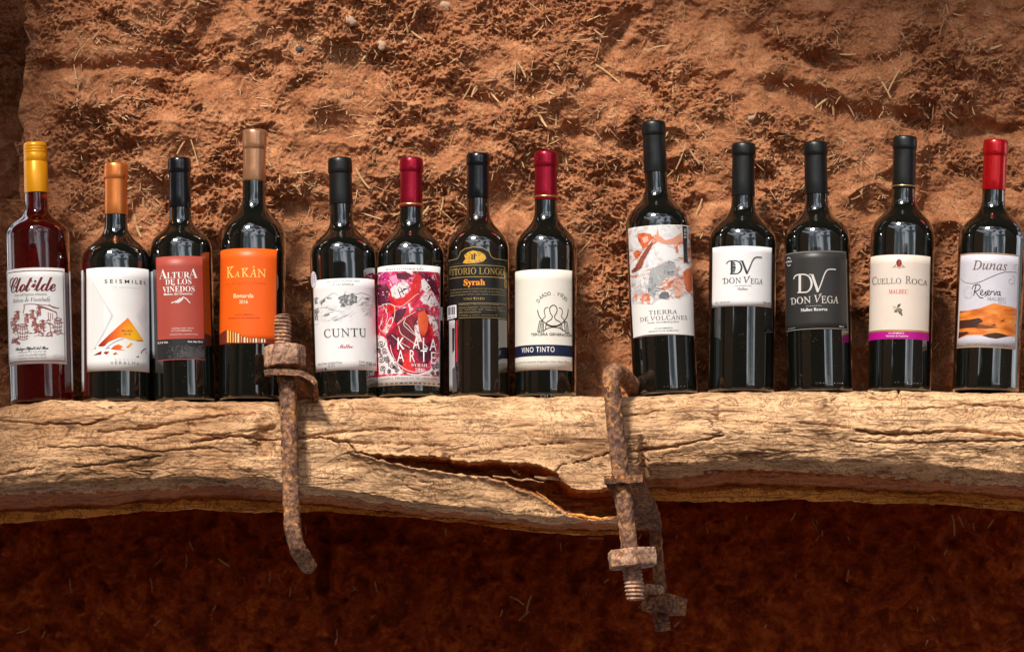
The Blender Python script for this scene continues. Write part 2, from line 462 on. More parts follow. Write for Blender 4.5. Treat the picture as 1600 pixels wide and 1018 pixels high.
CLUST = [(150, 150, 60, 60), (470, 130, 90, 40), (600, 170, 120, 60), (790, 150, 60, 60), (820, 60, 110, 40), (880, 120, 60, 50),
         (960, 200, 80, 60), (1090, 240, 60, 70), (1130, 190, 90, 50), (1290, 160, 80, 60), (1330, 200, 120, 50), (1400, 110, 90, 60), (330, 250, 80, 60),
         (220, 300, 60, 60), (450, 300, 60, 90), (560, 330, 60, 80), (700, 300, 60, 80), (820, 330, 60, 90), (930, 330, 50, 90), (1220, 330, 60, 80), (1340, 330, 50, 90),
         (1480, 300, 60, 110), (1490, 480, 30, 120), (130, 380, 40, 110), (930, 520, 40, 60), (480, 500, 30, 100), (1080, 560, 30, 50), (560, 80, 60, 40), (200, 60, 90, 30), (1530, 60, 60, 60)]
def straw_spot(r):
    if r.random() < 0.35:
        return r.uniform(45, 1640), r.uniform(-10, 610)
    c = r.choice(CLUST)
    return min(max(r.gauss(c[0], c[2] * .75), 48), 1650), min(max(r.gauss(c[1], c[3] * .75), -15), 612)
protos = []
for i in range(14):
    L = 0.015 + 0.0029 * i; w = 0.0011 + 0.00005 * i + 0.0006 * (i % 3)
    V, F = straw_mesh(L, w, 100 + i)
    me = py_mesh('straw', V, F, False)
    me.materials.append(M_STRAW if i % 2 else M_STRAW_MUD)
    protos.append(me)
rs = random.Random(11)
tuft = None
for i in range(300):
    if tuft is None or i % 6 == 0: tuft = (*straw_spot(rs), rs.uniform(0, math.pi))
    px = tuft[0] + rs.gauss(0, 17); py = tuft[1] + rs.gauss(0, 13)
    o = bpy.data.objects.new('straw', protos[int(min(13, abs(rs.gauss(0, 5.5))))])
    COL.objects.link(o); o.parent = wall
    o.matrix_basis = straw_pose(max(48, px), py, rs.choice([0, 0.04, .10, .2, .35]), rs, tuft[2] + rs.gauss(0, .55))
for px, py, ang, L, w in [(935, 110, -34, .062, .0022), (815, 115, -62, .020, .002), (805, 115, 85, .024, .0013), (862, 150, -25, .016, .002), (868, 190, 88, .018, .0024),
                          (300, 225, -72, .052, .0013), (560, 215, 8, .030, .0016), (122, 125, -80, .030, .0014), (1395, 130, 62, .030, .0022), (1380, 140, -60, .030, .0024),
                          (1283, 165, 80, .022, .0022), (470, 270, 5, .032, .0016), (1030, 75, 10, .022, .0018), (1320, 85, -3, .026, .0018), (1090, 330, 70, .030, .0022), (690, 325, 78, .024, .0018), (575, 335, -20, .036, .0018)]:
    V, F = straw_mesh(L, w, px, 6)
    me = py_mesh('straw', V, F, False); me.materials.append(M_STRAW)
    o = link('straw', me, None, wall)
    M = straw_pose(px, py, 0.08, rs)
    nrm = -Vector(M.col[2][:3]) if M.col[2][1] > 0 else Vector(M.col[2][:3])
    a = math.radians(ang); t = Vector((math.cos(a), -0.05, math.sin(a))).normalized(); nn = Vector((0, -1, 0)); b = nn.cross(t).normalized(); nn = t.cross(b)
    R = Matrix((t, b, nn)).transposed().to_4x4(); R.translation = M.translation + Vector((0, -0.0025, 0))
    o.matrix_basis = R
SV, SF, SM = [], [], []
for i in range(8500):
    px, py = straw_spot(rs)
    L = 0.004 + abs(rs.gauss(0, 0.0075)); w = rs.uniform(.0006, .0016)
    V, F = straw_mesh(L, w, i, 2)
    if i % 9 == 0 or i == 0: tuft = (px, py, rs.uniform(0, math.pi))
    if i % 2: px, py = max(48, tuft[0] + rs.gauss(0, 16)), tuft[1] + rs.gauss(0, 12)
    M = straw_pose(px, py, rs.choice([0, 0.05, .15, 0.35]), rs, tuft[2] + rs.gauss(0, .6) if i % 2 else None)
    o = len(SV)
    SV += [M @ Vector(v) for v in V]; SF += [tuple(a + o for a in f) for f in F]
    SM += [0 if rs.random() < .27 else 1] * len(F)
me = py_mesh('straw_chaff', SV, SF, False)
o = link('straw_chaff', me, [M_STRAW, M_STRAW_MUD], wall); me.polygons.foreach_set('material_index', np.array(SM, dtype=np.int32)); tag(o, kind='stuff')
SV, SF = [], []
for i in range(70):
    px, py = rs.uniform(-40, 1640), rs.uniform(800, 1030); s_ = (D + LOWY + max(0, (py - 790) * .0002)) / D
    x, z = X(px) * s_, ZC + (Z(py) - ZC) * s_
    j = int(np.clip((x - x0) / .002, 0, len(xs2) - 1)); k = int(np.clip((-0.10 - z) / .0018, 0, len(zs2) - 1))
    V, F = straw_mesh(0.008 + abs(rs.gauss(0, .010)), rs.uniform(.0012, .0026), i, 3)
    a = rs.gauss(1.35, .5); t = Vector((math.cos(a), -rs.uniform(0, .3), math.sin(a))).normalized(); nn = Vector((0, -1, 0)); b = nn.cross(t).normalized(); nn = t.cross(b)
    M = Matrix((t, b, nn)).transposed().to_4x4(); M.translation = Vector((x, LOWY - LH[k, j] - .001, z)); o = len(SV)
    SV += [M @ Vector(v) for v in V]; SF += [tuple(q + o for q in f) for f in F]
o = link('straw_chaff', py_mesh('straw_chaff', SV, SF, False), M_STRAW_MUD, low); tag(o, kind='stuff')
for px, py, r, m in [(549, 36, .0068, 0), (596, 72, .0062, 0), (632, 66, .0034, 0), (468, 80, .0045, 1), (695, 8, .0066, 0), (610, 222, .0035, 0), (1172, 190, .004, 0)]:
    bm = bmesh.new(); bmesh.ops.create_icosphere(bm, subdivisions=2, radius=r)
    for v in bm.verts: v.co *= 1 + 0.6 * float(noise2(v.co.x / r * .9 + px, v.co.y / r * .9 + v.co.z / r, 3)); v.co.y *= .6
    o = link('pebble', bm_mesh('pebble', bm), [M_STONE, M_STONE_D, M_MUD][m], wall)
    x = X(px) * (D + WY) / D; z = ZC + (Z(py) - ZC) * (D + WY) / D
    o.location = (x, wall_at(x, z)[0] + r * .12, z); o.rotation_euler = (0, rs.uniform(0, 3), 0)

# ------------------------------------------------------------------ wooden beam
def curve(pts):
    a = np.array(pts, float)
    return lambda q: np.interp(q, a[:, 0], a[:, 1])
fT = curve([(-160, 650), (0, 640), (50, 634), (110, 630), (240, 630), (450, 629), (600, 623), (800, 623), (1000, 622), (1090, 616), (1300, 614.5), (1450, 614), (1600, 617), (1780, 622)])
fA = curve([(-160, 765), (0, 760), (60, 755), (125, 750), (200, 746), (330, 745), (440, 750), (500, 760), (560, 770), (675, 787), (790, 799), (862, 806), (965, 808), (985, 742), (1000, 726), (1110, 720), (1225, 717), (1340, 719), (1450, 724), (1600, 739), (1780, 752)])
fB = curve([(-160, 780), (0, 775), (125, 769), (220, 765), (340, 758), (440, 764), (500, 773), (560, 780), (675, 797), (790, 808), (862, 815), (965, 817), (985, 760), (1000, 750), (1075, 744), (1150, 733), (1260, 739), (1375, 744), (1490, 754), (1600, 757), (1780, 765)])
fC = curve([(-160, 826), (0, 819), (95, 814), (180, 806), (220, 797), (310, 794), (440, 798), (500, 800), (560, 804), (675, 812), (790, 823), (900, 832), (968, 836), (982, 800), (1000, 784), (1020, 781), (1110, 781), (1225, 778), (1340, 784), (1470, 787), (1600, 798), (1780, 806)])
NXb = 1180
bpx = np.linspace(-120, 1720, NXb)
T, A, B, Cc = fT(bpx), fA(bpx), fB(bpx), fC(bpx)
wob = lambda s, sc, seed: s * noise2(bpx / sc, bpx * 0, seed)
T = T - 2.0 + wob(2.2, 42, 61) + wob(1.0, 11, 62); A = A + wob(3, 40, 63) + wob(1.2, 9, 64); B = np.maximum(B + wob(4, 50, 65) + wob(2, 12, 66), A + 3); Cc = np.maximum(Cc + wob(2.5, 60, 67) + wob(0.8, 9, 70), B + 6)
mid = T * .45 + A * .55
one = np.ones_like(bpx)
prof = [(T - 0 * one, 0.115 * one), (T, 0.06 * one), (T + 0.0, -0.043 + 0.003 * noise2(bpx / 60, 0 * bpx, 68)), (T + 5, -0.054 * one), (T * .8 + A * .2, -0.062 + 0.005 * noise2(bpx / 140, 0 * bpx, 69)),
        (mid, -0.066 + 0.007 * noise2(bpx / 170, 0 * bpx, 71)), (T * .12 + A * .88, -0.061 + .004 * noise2(bpx / 90, 0 * bpx, 72)), (A, -0.057 * one), (B, -0.034 * one), (B * .48 + Cc * .52, 0.028 * one), (Cc, 0.030 * one), (Cc - 9, 0.055 * one), (Cc - 26, 0.115 * one)]
alloc = [6, 26, 14, 22, 34, 34, 14, 14, 24, 22, 14, 14]
rows = []
for k, n in enumerate(alloc):
    for i in range(n):
        t = i / n
        rows.append((prof[k][0] * (1 - t) + prof[k + 1][0] * t, prof[k][1] * (1 - t) + prof[k + 1][1] * t))
rows.append(prof[-1])
PYb = np.array([r[0] for r in rows]); YB = np.array([r[1] for r in rows])
for _ in range(2):
    PYb[1:-1] = .25 * PYb[:-2] + .5 * PYb[1:-1] + .25 * PYb[2:]
    YB[1:-1] = .25 * YB[:-2] + .5 * YB[1:-1] + .25 * YB[2:]
PXb = np.repeat(bpx[None], len(rows), 0)
arc = np.zeros_like(YB); arc[1:] = np.cumsum(np.hypot(np.diff(PYb, axis=0) * K, np.diff(YB, axis=0)), 0)
xm = PXb * K
# grain, lumps and checks
lump = 0.0026 * noise2(xm / .12, arc / .040, 81) + 0.0012 * noise2(xm / .03, arc / .014, 82)
wv = arc + 0.008 * noise2(xm / .11, arc / .05, 83) + .002 * noise2(xm / .02, arc / .01, 84)
gr = 0.00035 * (1 - np.abs(noise2(xm / .09, wv / .0055, 85))) ** 3 + 0.0005 * noise2(xm / .035, wv / .0022, 86) + .0003 * noise2(xm / .006, wv / .003, 89)
ck = np.abs(noise2(xm / .16, wv / .016, 87) + .15 * noise2(xm / .02, wv / .01, 88))
ckm = smooth(-.1, .4, noise2(xm / .09, arc / .03, 90))
crack = -0.0018 * np.exp(-(ck / .020) ** 2) * ckm
peel = smooth(.12, .2, noise2(xm / .045, wv / .02, 91)) * 0.0005 + smooth(.25, .3, noise2(xm / .02, wv / .013, 92)) * 0.0005
dep = lump + gr + crack + peel
CR = [([(0, 657), (60, 662), (140, 662), (185, 648), (215, 637)], 2.2, .006), ([(0, 742), (55, 730)], 2, .005), ([(115, 730), (180, 722), (250, 712)], 2, .005),
      ([(155, 674), (230, 667), (300, 655), (340, 650), (400, 646)], 2.2, .006), ([(300, 690), (360, 681), (440, 687), (500, 683), (545, 692), (556, 705)], 2.4, .010),
      ([(470, 682), (530, 675), (600, 671), (672, 671)], 2, .007), ([(520, 688), (560, 692), (620, 693), (700, 696)], 1.8, .005), ([(700, 714), (770, 703), (840, 694), (882, 692)], 1.8, .006),
      ([(868, 738), (876, 727), (896, 723), (930, 714), (952, 708), (1000, 705), (1060, 697)], 1.7, .007), ([(1000, 704), (1080, 692), (1130, 680)], 2, .006), ([(1340, 673), (1380, 679), (1420, 678), (1500, 672), (1600, 681)], 3.2, .008),
      ([(1330, 690), (1420, 692), (1600, 688)], 2, .005), ([(1404, 612), (1408, 624), (1414, 634)], 2.6, .008), ([(1355, 614), (1358, 621), (1400, 622)], 2, .006), ([(900, 640), (980, 650), (1040, 640)], 1.6, .004),
      ([(230, 688), (290, 676), (330, 682), (420, 668)], 2, .004), ([(60, 700), (160, 696), (240, 705), (330, 700)], 1.8, .004), ([(1100, 735), (1300, 742), (1420, 752)], 2.5, .006), ([(200, 778), (350, 775), (430, 781)], 2.5, .006), ([(1250, 660), (1330, 668)], 2, .005),
      ([(560, 640), (640, 650), (760, 646)], 1.6, .004), ([(1120, 655), (1230, 662)], 1.5, .004), ([(1420, 640), (1520, 632), (1640, 640)], 1.8, .004)]
front = (YB < -0.02)
jit = 2.2 * noise2(PXb / 13, PYb / 9, 95); jit2 = 2.2 * noise2(PXb / 13, PYb / 9, 96)
for pts, w, dp in CR:
    dd = seg_dist(PXb + jit * .5, PYb + jit2, pts)
    dep -= np.where(front, .85 * dp * np.exp(-(dd / (w * .5)) ** 2), 0)
    dep += np.where(front, 0.0006 * np.exp(-((dd - 6) / 4) ** 2), 0)
# insect-eaten hollows by the rod and below the top edge
for cx, cy, rx, ry, dp in [(415, 685, 16, 26, .014), (292, 640, 38, 5, .003), (345, 640, 24, 3, .003), (1005, 720, 7, 30, .012), (862, 630, 14, 5, .003), (520, 632, 20, 6, .003), (1118, 647, 8, 3, .005), (230, 668, 20, 6, .005), (300, 665, 7, 7, .006), (1390, 678, 34, 4, .004)]:
    q = ((PXb + 2 * jit - cx) / rx) ** 2 + ((PYb + 2 * jit2 - cy) / ry) ** 2
    dep -= np.where(front, dp * np.exp(-q ** 1.5), 0)
XB = np.zeros_like(YB); ZB = np.zeros_like(YB)
sB = (D + YB) / D
XB = (PXb - 800) * K * sB; ZB = ZC + ((509 - PYb) * K - ZC) * sB
Pm = np.stack([XB, YB, ZB], -1)
du = np.gradient(Pm, axis=1); dv = np.gradient(Pm, axis=0)
nn = np.cross(du, dv); nn /= np.linalg.norm(nn, axis=-1, keepdims=True) + 1e-12
if nn[70, 500, 1] > 0: nn = -nn
Pm = Pm + nn * dep[..., None] * np.where(np.arange(len(rows)) < 30, .35, 1)[:, None, None]
# the big split: everything inside this outline is hollow
GAP = [(546, 704), (600, 711.5), (650, 713), (700, 714), (706, 720), (738, 722), (772, 719), (800, 723), (832, 724), (850, 730), (868, 738), (880, 752), (890, 762), (905, 766), (930, 766), (950, 763), (990, 768), (990, 806), (967, 807), (940, 811), (919, 811), (895, 806), (881, 800), (862, 786), (840, 774), (825, 768), (805, 762), (790, 753), (761, 745), (730, 742), (700, 738), (650, 730), (600, 719)]
gp = GAP + [GAP[0]]
inside = np.zeros(PXb.shape, bool)
jx = PXb + 3.2 * noise2(PXb / 9, PYb / 6, 97); jy = PYb + 2.4 * noise2(PXb / 10, PYb / 7, 98)
for (ax, ay), (bx, by) in zip(gp[:-1], gp[1:]):
    c = ((ay > jy) != (by > jy)) & (jx < (bx - ax) * (jy - ay) / (by - ay + 1e-9) + ax)
    inside ^= c
dg = seg_dist(jx, jy, gp)
maxd = np.interp(PXb, [546, 640, 760, 870, 900, 990], [.006, .022, .05, .055, .05, .05])
rec = np.where(inside & (YB < 0.02), np.minimum(maxd, dg * K * 7.0), 0)
lip = np.where(~inside & (YB < -0.02), 0.004 * np.exp(-(dg / 5.0) ** 2), 0)
Pm[..., 1] += rec
Pm[..., 1] -= lip
Pm[..., 1] += np.where(rec > .01, .006 * noise2(xm / .03, arc / .006, 99), 0)
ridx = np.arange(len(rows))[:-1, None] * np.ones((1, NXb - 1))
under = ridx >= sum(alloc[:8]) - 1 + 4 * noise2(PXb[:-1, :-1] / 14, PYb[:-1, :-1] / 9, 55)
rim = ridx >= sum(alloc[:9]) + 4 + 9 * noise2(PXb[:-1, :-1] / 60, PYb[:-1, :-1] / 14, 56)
midx = np.where(rec[:-1, :-1] > 0.006, 2, np.where(rim, 1, np.where(under, 2, 0)))  # underside bands painted: dark red as shade, orange rim as bounce light
beam = link('wooden_beam', grid_mesh('wooden_beam', Pm, mat_idx=midx), [M_WOOD, M_WOOD_BOUNCE, M_WOOD_IN_SHADE])
tag(beam, 'long weathered wooden beam, split open along the middle, carrying the bottles', 'beam', kind='thing')
# splinters hanging in the split
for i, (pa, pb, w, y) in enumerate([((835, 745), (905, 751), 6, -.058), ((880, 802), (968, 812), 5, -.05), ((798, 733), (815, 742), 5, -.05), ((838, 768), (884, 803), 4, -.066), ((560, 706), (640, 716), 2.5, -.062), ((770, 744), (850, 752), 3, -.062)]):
    a = Vector(P(*pa, y)); b = Vector(P(*pb, y + .006)); n = 9; V = []; F = []; r = random.Random(i)
    up = Vector((0, .2, 1)); out = Vector((0, -1, 0))
    for k in range(n + 1):
        t = k / n; c = a.lerp(b, t) + Vector((0, r.uniform(-.001, .001), r.uniform(-.0012, .0012))); ww = w * K * (0.25 + .75 * math.sin(math.pi * (0.12 + .8 * t))) * r.uniform(.8, 1.2)
        for q in ((up * .5 * ww), (out * .35 * ww), (up * -.5 * ww), (out * -.35 * ww)): V.append(c + q)
    for k in range(n):
        for j in range(4): F.append((k * 4 + j, k * 4 + (j + 1) % 4, k * 4 + 4 + (j + 1) % 4, k * 4 + 4 + j))
    F += [(3, 2, 1, 0), tuple(n * 4 + j for j in range(4))]
    link('splinter', py_mesh('splinter', V, F, False), M_WOOD if i in (0, 2, 5) else M_WOOD_BOUNCE, beam)

# ------------------------------------------------------------------ rusty ironwork
def catmull(pts, step=0.0015):
    p = [np.array(q, float) for q in pts]; p = [2 * p[0] - p[1]] + p + [2 * p[-1] - p[-2]]; out = []
    for i in range(1, len(p) - 2):
        n = max(2, int(np.linalg.norm(p[i + 1] - p[i]) / step))
        for k in range(n):
            t = k / n
            out.append(.5 * ((2 * p[i]) + (-p[i - 1] + p[i + 1]) * t + (2 * p[i - 1] - 5 * p[i] + 4 * p[i + 1] - p[i + 2]) * t * t + (-p[i - 1] + 3 * p[i] - 3 * p[i + 1] + p[i + 2]) * t ** 3))
    out.append(p[-2]); return np.array(out)
def tube(pts, r, seed, rough=.0009, thread=None, taper=None, seg=36, step=.0015):
    c = catmull(pts, step); n = len(c); tg = np.gradient(c, axis=0); tg /= np.linalg.norm(tg, axis=1, keepdims=True)
    L = np.concatenate([[0], np.cumsum(np.linalg.norm(np.diff(c, axis=0), axis=1))])
    u = np.cross(tg[0], [0, 1, 0.3]); u /= np.linalg.norm(u); R = []
    th = np.arange(seg) / seg * 2 * np.pi
    for i in range(n):
        u = u - tg[i] * u.dot(tg[i]); u /= np.linalg.norm(u); w = np.cross(tg[i], u)
        rr = r * (1 if taper is None else taper(L[i] / L[-1])) * np.ones(seg)
        if thread:
            ph = (L[i] / thread[0] + th / (2 * np.pi)) % 1.0
            rr = rr + thread[1] * (np.abs(ph * 2 - 1) * 2 - 1)
        rr = rr + rough * (fbm(np.cos(th) * r / .005 + seed, np.sin(th) * r / .005 + L[i] / .007, seed, 3)) + rough * .8 * noise2(th * 0 + L[i] / .03, th / 2, seed + 5)
        R.append(c[i] + np.outer(np.cos(th) * rr, u) + np.outer(np.sin(th) * rr, w))
    # closed, rounded ends
    e0 = c[0]; e1 = c[-1]
    caps0 = [e0 - tg[0] * r * .12 + (R[0] - e0) * 0.01, e0 - tg[0] * r * .10 + (R[0] - e0) * 0.72]
    caps1 = [e1 + tg[-1] * r * .10 + (R[-1] - e1) * 0.72, e1 + tg[-1] * r * .12 + (R[-1] - e1) * 0.01]
    return grid_mesh('rod', np.array(caps0 + R + caps1), wrap_u=True)
def hex_nut(name, r, h, center, axis, spin, mat, parent, seed, sides=6):
    bm = bmesh.new()
    bmesh.ops.create_cone(bm, cap_ends=True, segments=sides, radius1=r, radius2=r, depth=h)
    bmesh.ops.bevel(bm, geom=bm.edges[:], offset=.0018, segments=2, affect='EDGES', profile=.6)
    bmesh.ops.triangulate(bm, faces=bm.faces[:])
    bmesh.ops.subdivide_edges(bm, edges=[e for e in bm.edges if e.calc_length() > .006], cuts=3, use_grid_fill=True)
    bmesh.ops.triangulate(bm, faces=bm.faces[:])
    for v in bm.verts:
        q = float(fbm(v.co.x / .012 + v.co.z / .013, v.co.y / .012 - v.co.z / .01, seed, 3))
        v.co += v.co.normalized() * .0010 * q
    o = link(name, bm_mesh(name, bm), mat, parent)
    o.matrix_basis = Matrix.Translation(center) @ Vector(axis).to_track_quat('Z', 'Y').to_matrix().to_4x4() @ Matrix.Rotation(spin, 4, 'Z')
    return o
def slab(name, S, thick, mat, parent, seed, rough=.0011):
    """S: (nu, nv, 3) surface; thickened along -z-ish normal, closed."""
    S = np.array(S, float)
    f = 4
    u = np.linspace(0, S.shape[0] - 1, (S.shape[0] - 1) * f * 2 + 1); v = np.linspace(0, S.shape[1] - 1, (S.shape[1] - 1) * f * 2 + 1)
    def at(a, b):
        i = min(int(a), S.shape[0] - 2); j = min(int(b), S.shape[1] - 2); s, t = a - i, b - j
        return S[i, j] * (1 - s) * (1 - t) + S[i + 1, j] * s * (1 - t) + S[i, j + 1] * (1 - s) * t + S[i + 1, j + 1] * s * t
    G = np.array([[at(a, b) for b in v] for a in u])
    n = np.cross(np.gradient(G, axis=0), np.gradient(G, axis=1)); n /= np.linalg.norm(n, axis=-1, keepdims=True) + 1e-12
    q = rough * fbm(G[..., 0] / .01 + G[..., 2] / .012, G[..., 1] / .01 + G[..., 2] / .011, seed, 3)
    top = G + n * (thick / 2 + q)[..., None]; bot = G - n * (thick / 2 - q)[..., None]
    nu, nv = G.shape[:2]; V = np.concatenate([top.reshape(-1, 3), bot.reshape(-1, 3)]); F = []; o = nu * nv
    for i in range(nu - 1):
        for j in range(nv - 1):
            a, b, c, d = i * nv + j, (i + 1) * nv + j, (i + 1) * nv + j + 1, i * nv + j + 1
            F += [(a, b, c, d), (o + d, o + c, o + b, o + a)]
    for i in range(nu - 1):
        for j in (0, nv - 1):
            a, b = i * nv + j, (i + 1) * nv + j; F.append((a, b, o + b, o + a) if j else (b, a, o + a, o + b))
    for j in range(nv - 1):
        for i in (0, nu - 1):
            a, b = i * nv + j, i * nv + j + 1; F.append((a, b, o + b, o + a) if not i else (b, a, o + a, o + b))
    me = py_mesh(name, V, F, False)
    bm = bmesh.new(); bm.from_mesh(me); bmesh.ops.recalc_face_normals(bm, faces=bm.faces[:]); bm.to_mesh(me); bm.free()
    return link(name, me, mat, parent)

YR = -0.085
b1 = empty('hook_bolt', (0, 0, 0))
tag(b1, 'rusty bolt with hex nut and threaded tip up, its bottom end bent into a hook', 'bolt', 'rusty hook bolts over the beam')
link('rod', tube([P(444, 582, YR), P(450, 620, YR), P(453, 700, YR), P(455, 780, YR), P(458, 828, YR), P(463, 852, YR + .003), P(472, 868, YR + .018), P(482, 884, YR + .045)],   .0095, 1, .0011), M_RUST, b1)
link('threaded_end', tube([P(441, 492, YR), P(442, 520, YR), P(444, 584, YR)], .0092, 2, .0005, (.0042, .0011), lambda t: .9 + .1 * min(1, t * 6), 40, .0006), M_RUST_PALE, b1)
hex_nut('nut', .0245, .0245, P(445, 557, YR), (-.03, .08, 1), 0.32, M_RUST_PALE, b1, 3)
S = []
for px, dz in [(413, 2), (430, 0), (448, 0), (466, 2), (478, 10), (488, 24), (494, 38)]:
    S.append([P(px, 581 + dz * (.45 if j == 0 else .7 + .2 * j), YR - .022 + .022 * j) for j in range(4)])
slab('washer', S, .0062, M_RUST, b1, 5)

b2 = empty('hook_bolt', (0, 0, 0))
tag(b2, 'rusty bolt hooked over the beam top, nut and pale threads at its lower end', 'bolt', 'rusty hook bolts over the beam')
YQ = -0.088
link('rod', tube([P(1000, 628, .005), P(990, 606, -.012), P(976, 590, -.045), P(962, 581, -.073), P(955, 590, YQ), P(957, 620, YQ), P(963, 680, YQ), P(971, 750, YQ), P(979, 820, YQ), P(985, 862, YQ)], .0098, 8, .0011), M_RUST, b2)
link('threaded_end', tube([P(985, 862, YQ), P(990, 905, YQ), P(993, 936, YQ)], .0106, 9, .0005, (.0046, .0011), lambda t: 1 - .12 * max(0, t * 4 - 3), 40, .0006), M_RUST_PALE, b2)
hex_nut('nut', .0305, .0205, P(988, 872, YQ), (-.09, .06, 1), 0.16, M_RUST_PALE, b2, 12, 6)
b3 = empty('clamp_plate', (0, 0, 0))
tag(b3, 'rusty iron plate clamped under the beam, the hooked bolt passing through it', 'plate')
S = []
for px, pxb in [(944, 990), (958, 1000), (974, 1012), (990, 1024), (1004, 1040)]:
    S.append([P(px, 748 - (px - 974) * .04, YQ - .018), P(px * .97 + pxb * .03, 749, YQ - .002), P(px * .7 + pxb * .3, 772, YQ + .03), P(px * .35 + pxb * .65, 795, YQ + .075), P(pxb - 6, 822, YQ + .12)])
slab('plate', S, .0085, M_RUST_SHADE, b3, 15)
b4 = empty('rear_bolt', (0, 0, 0))
tag(b4, 'rusty bolt end with square nut hanging in shade behind the clamp plate', 'bolt')
YZ = .09
link('rod', tube([P(1022, 800, YZ), P(1026, 860, YZ), P(1032, 925, YZ)], .0072, 20, .0008), M_RUST_SHADE, b4)
link('threaded_end', tube([P(1032, 950, YZ), P(1034, 968, YZ), P(1036, 984, YZ)], .0092, 21, .0005, (.0044, .001), None, 36, .0007), M_RUST_SHADE, b4)
hex_nut('nut', .0275, .0205, P(1038, 944, YZ - .004), (.10, .12, 1), 0.85, M_RUST_SHADE, b4, 22, 4)
hex_nut('collar', .0135, .012, P(1022, 922, YZ - .012), (.1, .1, 1), 0.3, M_RUST_PALE, b4, 24, 6)
#@@BOTTLES
def rebase(root, base):
    b = Vector(base); root.location = b
    for c in root.children: c.matrix_basis = Matrix.Translation(-b) @ c.matrix_basis
rebase(b1, P(450, 640, YR)); rebase(b2, P(960, 640, YQ)); rebase(b3, P(974, 760, YQ)); rebase(b4, P(1026, 900, YZ))

# ------------------------------------------------------------------ lettering tools
def style(s, st):
    if st == 'sans': return s
    if st == 'roman': st = 'italic'          # the same serif letters, set upright again when they become outlines
    bases = {'serif': (0x1D400, 0x1D41A, 0x1D7CE), 'italic': (0x1D434, 0x1D44E, None), 'bolditalic': (0x1D468, 0x1D482, None), 'script': (0x1D4D0, 0x1D4EA, None)}[st]
    o = ''
    for c in s:
        if 'A' <= c <= 'Z': o += chr(bases[0] + ord(c) - 65)
        elif c == 'h' and st == 'italic': o += '\u210e'
        elif 'a' <= c <= 'z': o += chr(bases[1] + ord(c) - 97)
        elif '0' <= c <= '9' and bases[2]: o += chr(bases[2] + ord(c) - 48)
        else: o += c
    return o
_tc = {}
def glyphs(s, st, weight=0.0, space=1.0):
    k = (s, st, weight, space)
    if k in _tc: return _tc[k]
    c = bpy.data.curves.new('type', 'FONT'); c.body = style(s, st); c.size = 1; c.resolution_u = 3; c.offset = weight; c.space_character = space
    o = bpy.data.objects.new('type', c)
    me = bpy.data.meshes.new_from_object(o)
    V = [(v.co.x - (.287 * v.co.y if st == 'roman' else 0), v.co.y) for v in me.vertices]; F = [tuple(p.vertices) for p in me.polygons]
    bpy.data.objects.remove(o); bpy.data.curves.remove(c); bpy.data.meshes.remove(me)
    _tc[k] = (V, F); return V, F
def cap_height(st):
    return max(v[1] for v in glyphs('H', st)[0])

